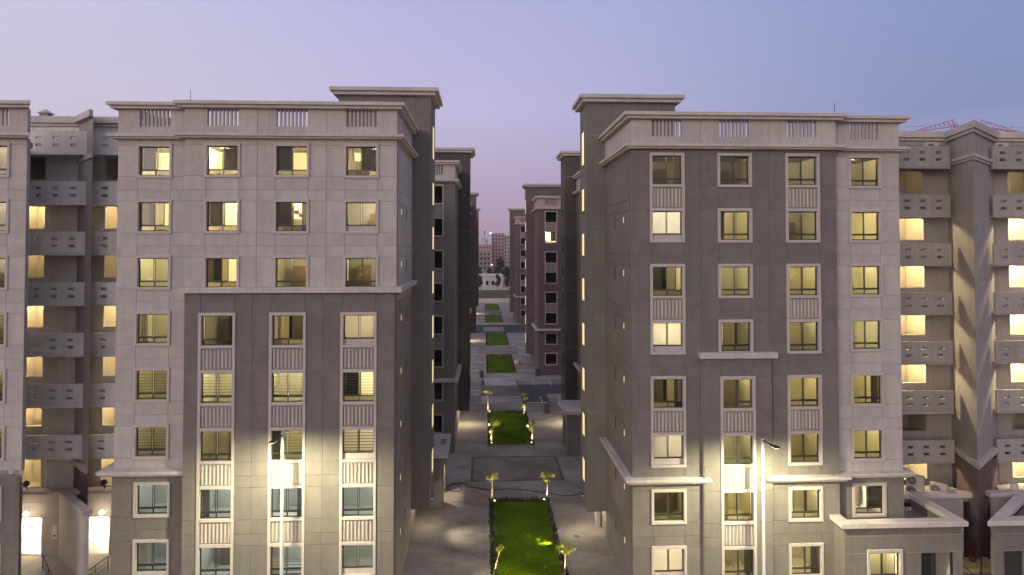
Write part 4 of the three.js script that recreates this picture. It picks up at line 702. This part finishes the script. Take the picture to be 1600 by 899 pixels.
// ---------------------------------------------------------------- the far end of the lawns
const cityPink = paint(0.50, 0.34, 0.33, 1), cityGrey = paint(0.36, 0.33, 0.31, 2), cityWhite = paint(0.72, 0.68, 0.67, 3);
function cityBlock(label, x0, x1, y1, d, mat, cols, rows, wd, extra) {
  const t = thing('distant_building', label, 'building', [(x0 + x1) / 2, 0, d]); block('wall', x0, x1, 0, y1, d, d + 14, mat, t); block('roof_edge', x0 - 0.3, x1 + 0.3, y1, y1 + 0.7, d - 0.3, d + 14.3, mat, t);
  for (let r = 0; r < rows; r++) for (let c = 0; c < cols; c++) { const w = block('window', x0 + (c + 0.5) * (x1 - x0) / cols - wd / 2, x0 + (c + 0.5) * (x1 - x0) / cols + wd / 2, y1 - 2.8 - r * 3.3, y1 - 1.2 - r * 3.3, d - 0.06, d + 0.2, M.darkPane, t); if (extra) block('balcony', at.get(w)[0] - wd * 0.7, at.get(w)[0] + wd * 0.7, y1 - 3.9 - r * 3.3, y1 - 3.0 - r * 3.3, d - 1.2, d, mat, w); }
  return t;
}
cityBlock('distant pink apartment block, its middle part with rows of balconies', 7.2, 19.2, 33.4, 600, cityPink, 4, 9, 1.3, true);
cityBlock('distant pale apartment block right of the pink one with small windows', 19.4, 33, 31.6, 606, cityWhite, 5, 9, 1.0, false);
cityBlock('distant grey apartment block with balconies at the left of the gap', -5.5, 4.6, 17.8, 450, cityGrey, 4, 4, 1.3, true);
cityBlock('distant low pink block behind the grey one', -6, 6.5, 22.5, 560, cityPink, 5, 4, 1.0, false);
{ const t = thing('water_tank', 'pale cylindrical water tank above the distant roofs, with a small tank on top', 'water tank', [0.2, 0, 590]); part('tank', new THREE.CylinderGeometry(3.3, 3.3, 7.6, 24), cityWhite, t, [0.2, 24.4, 590]); part('tank_roof', new THREE.ConeGeometry(3.5, 1.0, 24), cityGrey, t, [0.2, 28.7, 590]); part('pedestal', new THREE.CylinderGeometry(2.4, 2.8, 20.6, 16), cityGrey, t, [0.2, 10.3, 590]); part('upper_mast', new THREE.CylinderGeometry(0.15, 0.15, 5, 8), M.steel, t, [0.6, 31.5, 590]); part('upper_tank', new THREE.CylinderGeometry(0.9, 0.9, 3.0, 16), cityGrey, t, [0.6, 34.4, 590]); }
{ const t = thing('low_house', 'long pale low house behind the road at the end of the lawns', 'house', [3, 0, 310]);
  block('wall', -6, 9.4, 0, 6.5, 310, 320, cityWhite, t); block('roof', -3, 9.0, 6.5, 7.2, 309.5, 320.5, cityWhite, t); block('annex', 9.5, 16, 0, 5, 311, 320, cityPink, t);
  for (let k = 0; k < 5; k++) block('window', -4.6 + k * 2.8, -3.4 + k * 2.8, 2.2, 4.2, 309.94, 310.1, M.darkPane, t); block('front_fence', -8, 18, 0, 1.2, 306, 306.2, cityWhite, t); }
{ const t = thing('site_barrier', 'white barrier wall across the far end of the last lawn', 'barrier', [2, 0, 236]); for (let k = 0; k < 12; k++) block('barrier_panel', -9 + k * 2, -7.04 + k * 2, 0, 1.35, 236, 236.2, TRIMS[k & 3], t); block('barrier_rail', -9, 15, 1.35, 1.45, 235.95, 236.25, M.pole, t); }
const farLeaf = std(0.045, 0.06, 0.035, null, { side: THREE.DoubleSide });
function farTree(x, d, h, w, label) {
  const t = thing('distant_tree', label, 'tree', [x, 0, d]); part('trunk', new THREE.CylinderGeometry(0.12, 0.22, h * 0.45, 8), bark, t, [x, h * 0.22, d]);
  const cl = []; for (let k = 0; k < 9; k++) { const f = k / 8; cl.push([rr(-1, 1) * w * 0.33 * (1 - f * 0.5), h * (0.35 + 0.55 * f), rr(-1, 1) * w * 0.3, w * rr(0.2, 0.3), 0.9]); }
  const l = []; for (const [cx, cy, cz, r] of cl) for (let k = 0; k < 60; k++) { let a, b, c; do { a = rr(-1, 1); b = rr(-1, 1); c = rr(-1, 1); } while (a * a + b * b + c * c > 1); l.push(new THREE.PlaneGeometry(w * 0.1, w * 0.12).rotateX(rr(0, 3)).rotateY(rr(0, 6)).translate(cx + a * r, cy + b * r, cz + c * r)); }
  part('crown', merged(l), farLeaf, t, [x, 0, d]);
}
farTree(-1.4, 302, 7.2, 3.6, 'small dark tree before the low house, by the left end of the gap'); farTree(6.6, 303, 7.6, 3.8, 'dark tree before the right half of the low house'); farTree(11.3, 304, 7.2, 3.6, 'dark tree before the pink annex at the right of the gap');
farTree(9.5, 370, 14.5, 9, 'large dark spreading tree behind the low house'); farTree(3.2, 372, 8.5, 5, 'dark tree behind the left half of the low house'); farTree(14.5, 375, 9, 6, 'dark tree behind the low house, at the right of the gap'); farTree(-3.5, 368, 9, 6, 'dark tree behind the low house at the left of the gap');
{ const t = thing('distant_lamp', 'single white lamp glowing before the large tree at the end of the gap', 'street lamp', [4.4, 0, 360]); part('pole', new THREE.CylinderGeometry(0.08, 0.1, 10.5, 8), M.steel, t, [4.4, 5.25, 360]); part('lamp_globe', new THREE.SphereGeometry(0.34, 12, 8), new THREE.MeshStandardMaterial({ color: 0xffffff, emissive: rgb(1, 0.97, 0.9), emissiveIntensity: 4 }), t, [4.4, 10.7, 360]); }
{ const t = thing('distant_lamp', 'warm floodlight glowing on the roof edge of the distant pink block', 'lamp', [6.2, 32.5, 596]); part('bracket', box(0.3, 1.4, 0.3), M.steel, t, [6.2, 33, 597]); part('lamp_globe', new THREE.SphereGeometry(0.8, 12, 8), M.bulb, t, [6.2, 34, 596.5]); }

{ const g = []; for (let k = 0; k < 90; k++) g.push(new THREE.SphereGeometry(rr(0.3, 0.6), 6, 4).translate(rr(-300, 330), rr(3, 15), rr(240, 420))); const m = new THREE.Mesh(merged(g), new THREE.MeshStandardMaterial({ color: 0x000000, emissive: rgb(1, 0.62, 0.22), emissiveIntensity: 22 })); m.name = 'town_lights'; m.userData = { kind: 'stuff', label: 'far lights of the town, mirrored in the windows', category: 'lights' }; scene.add(m); }
scene.fog = new THREE.FogExp2(rgb(0.46, 0.39, 0.42), 0.00022);
renderer.render(scene, camera);
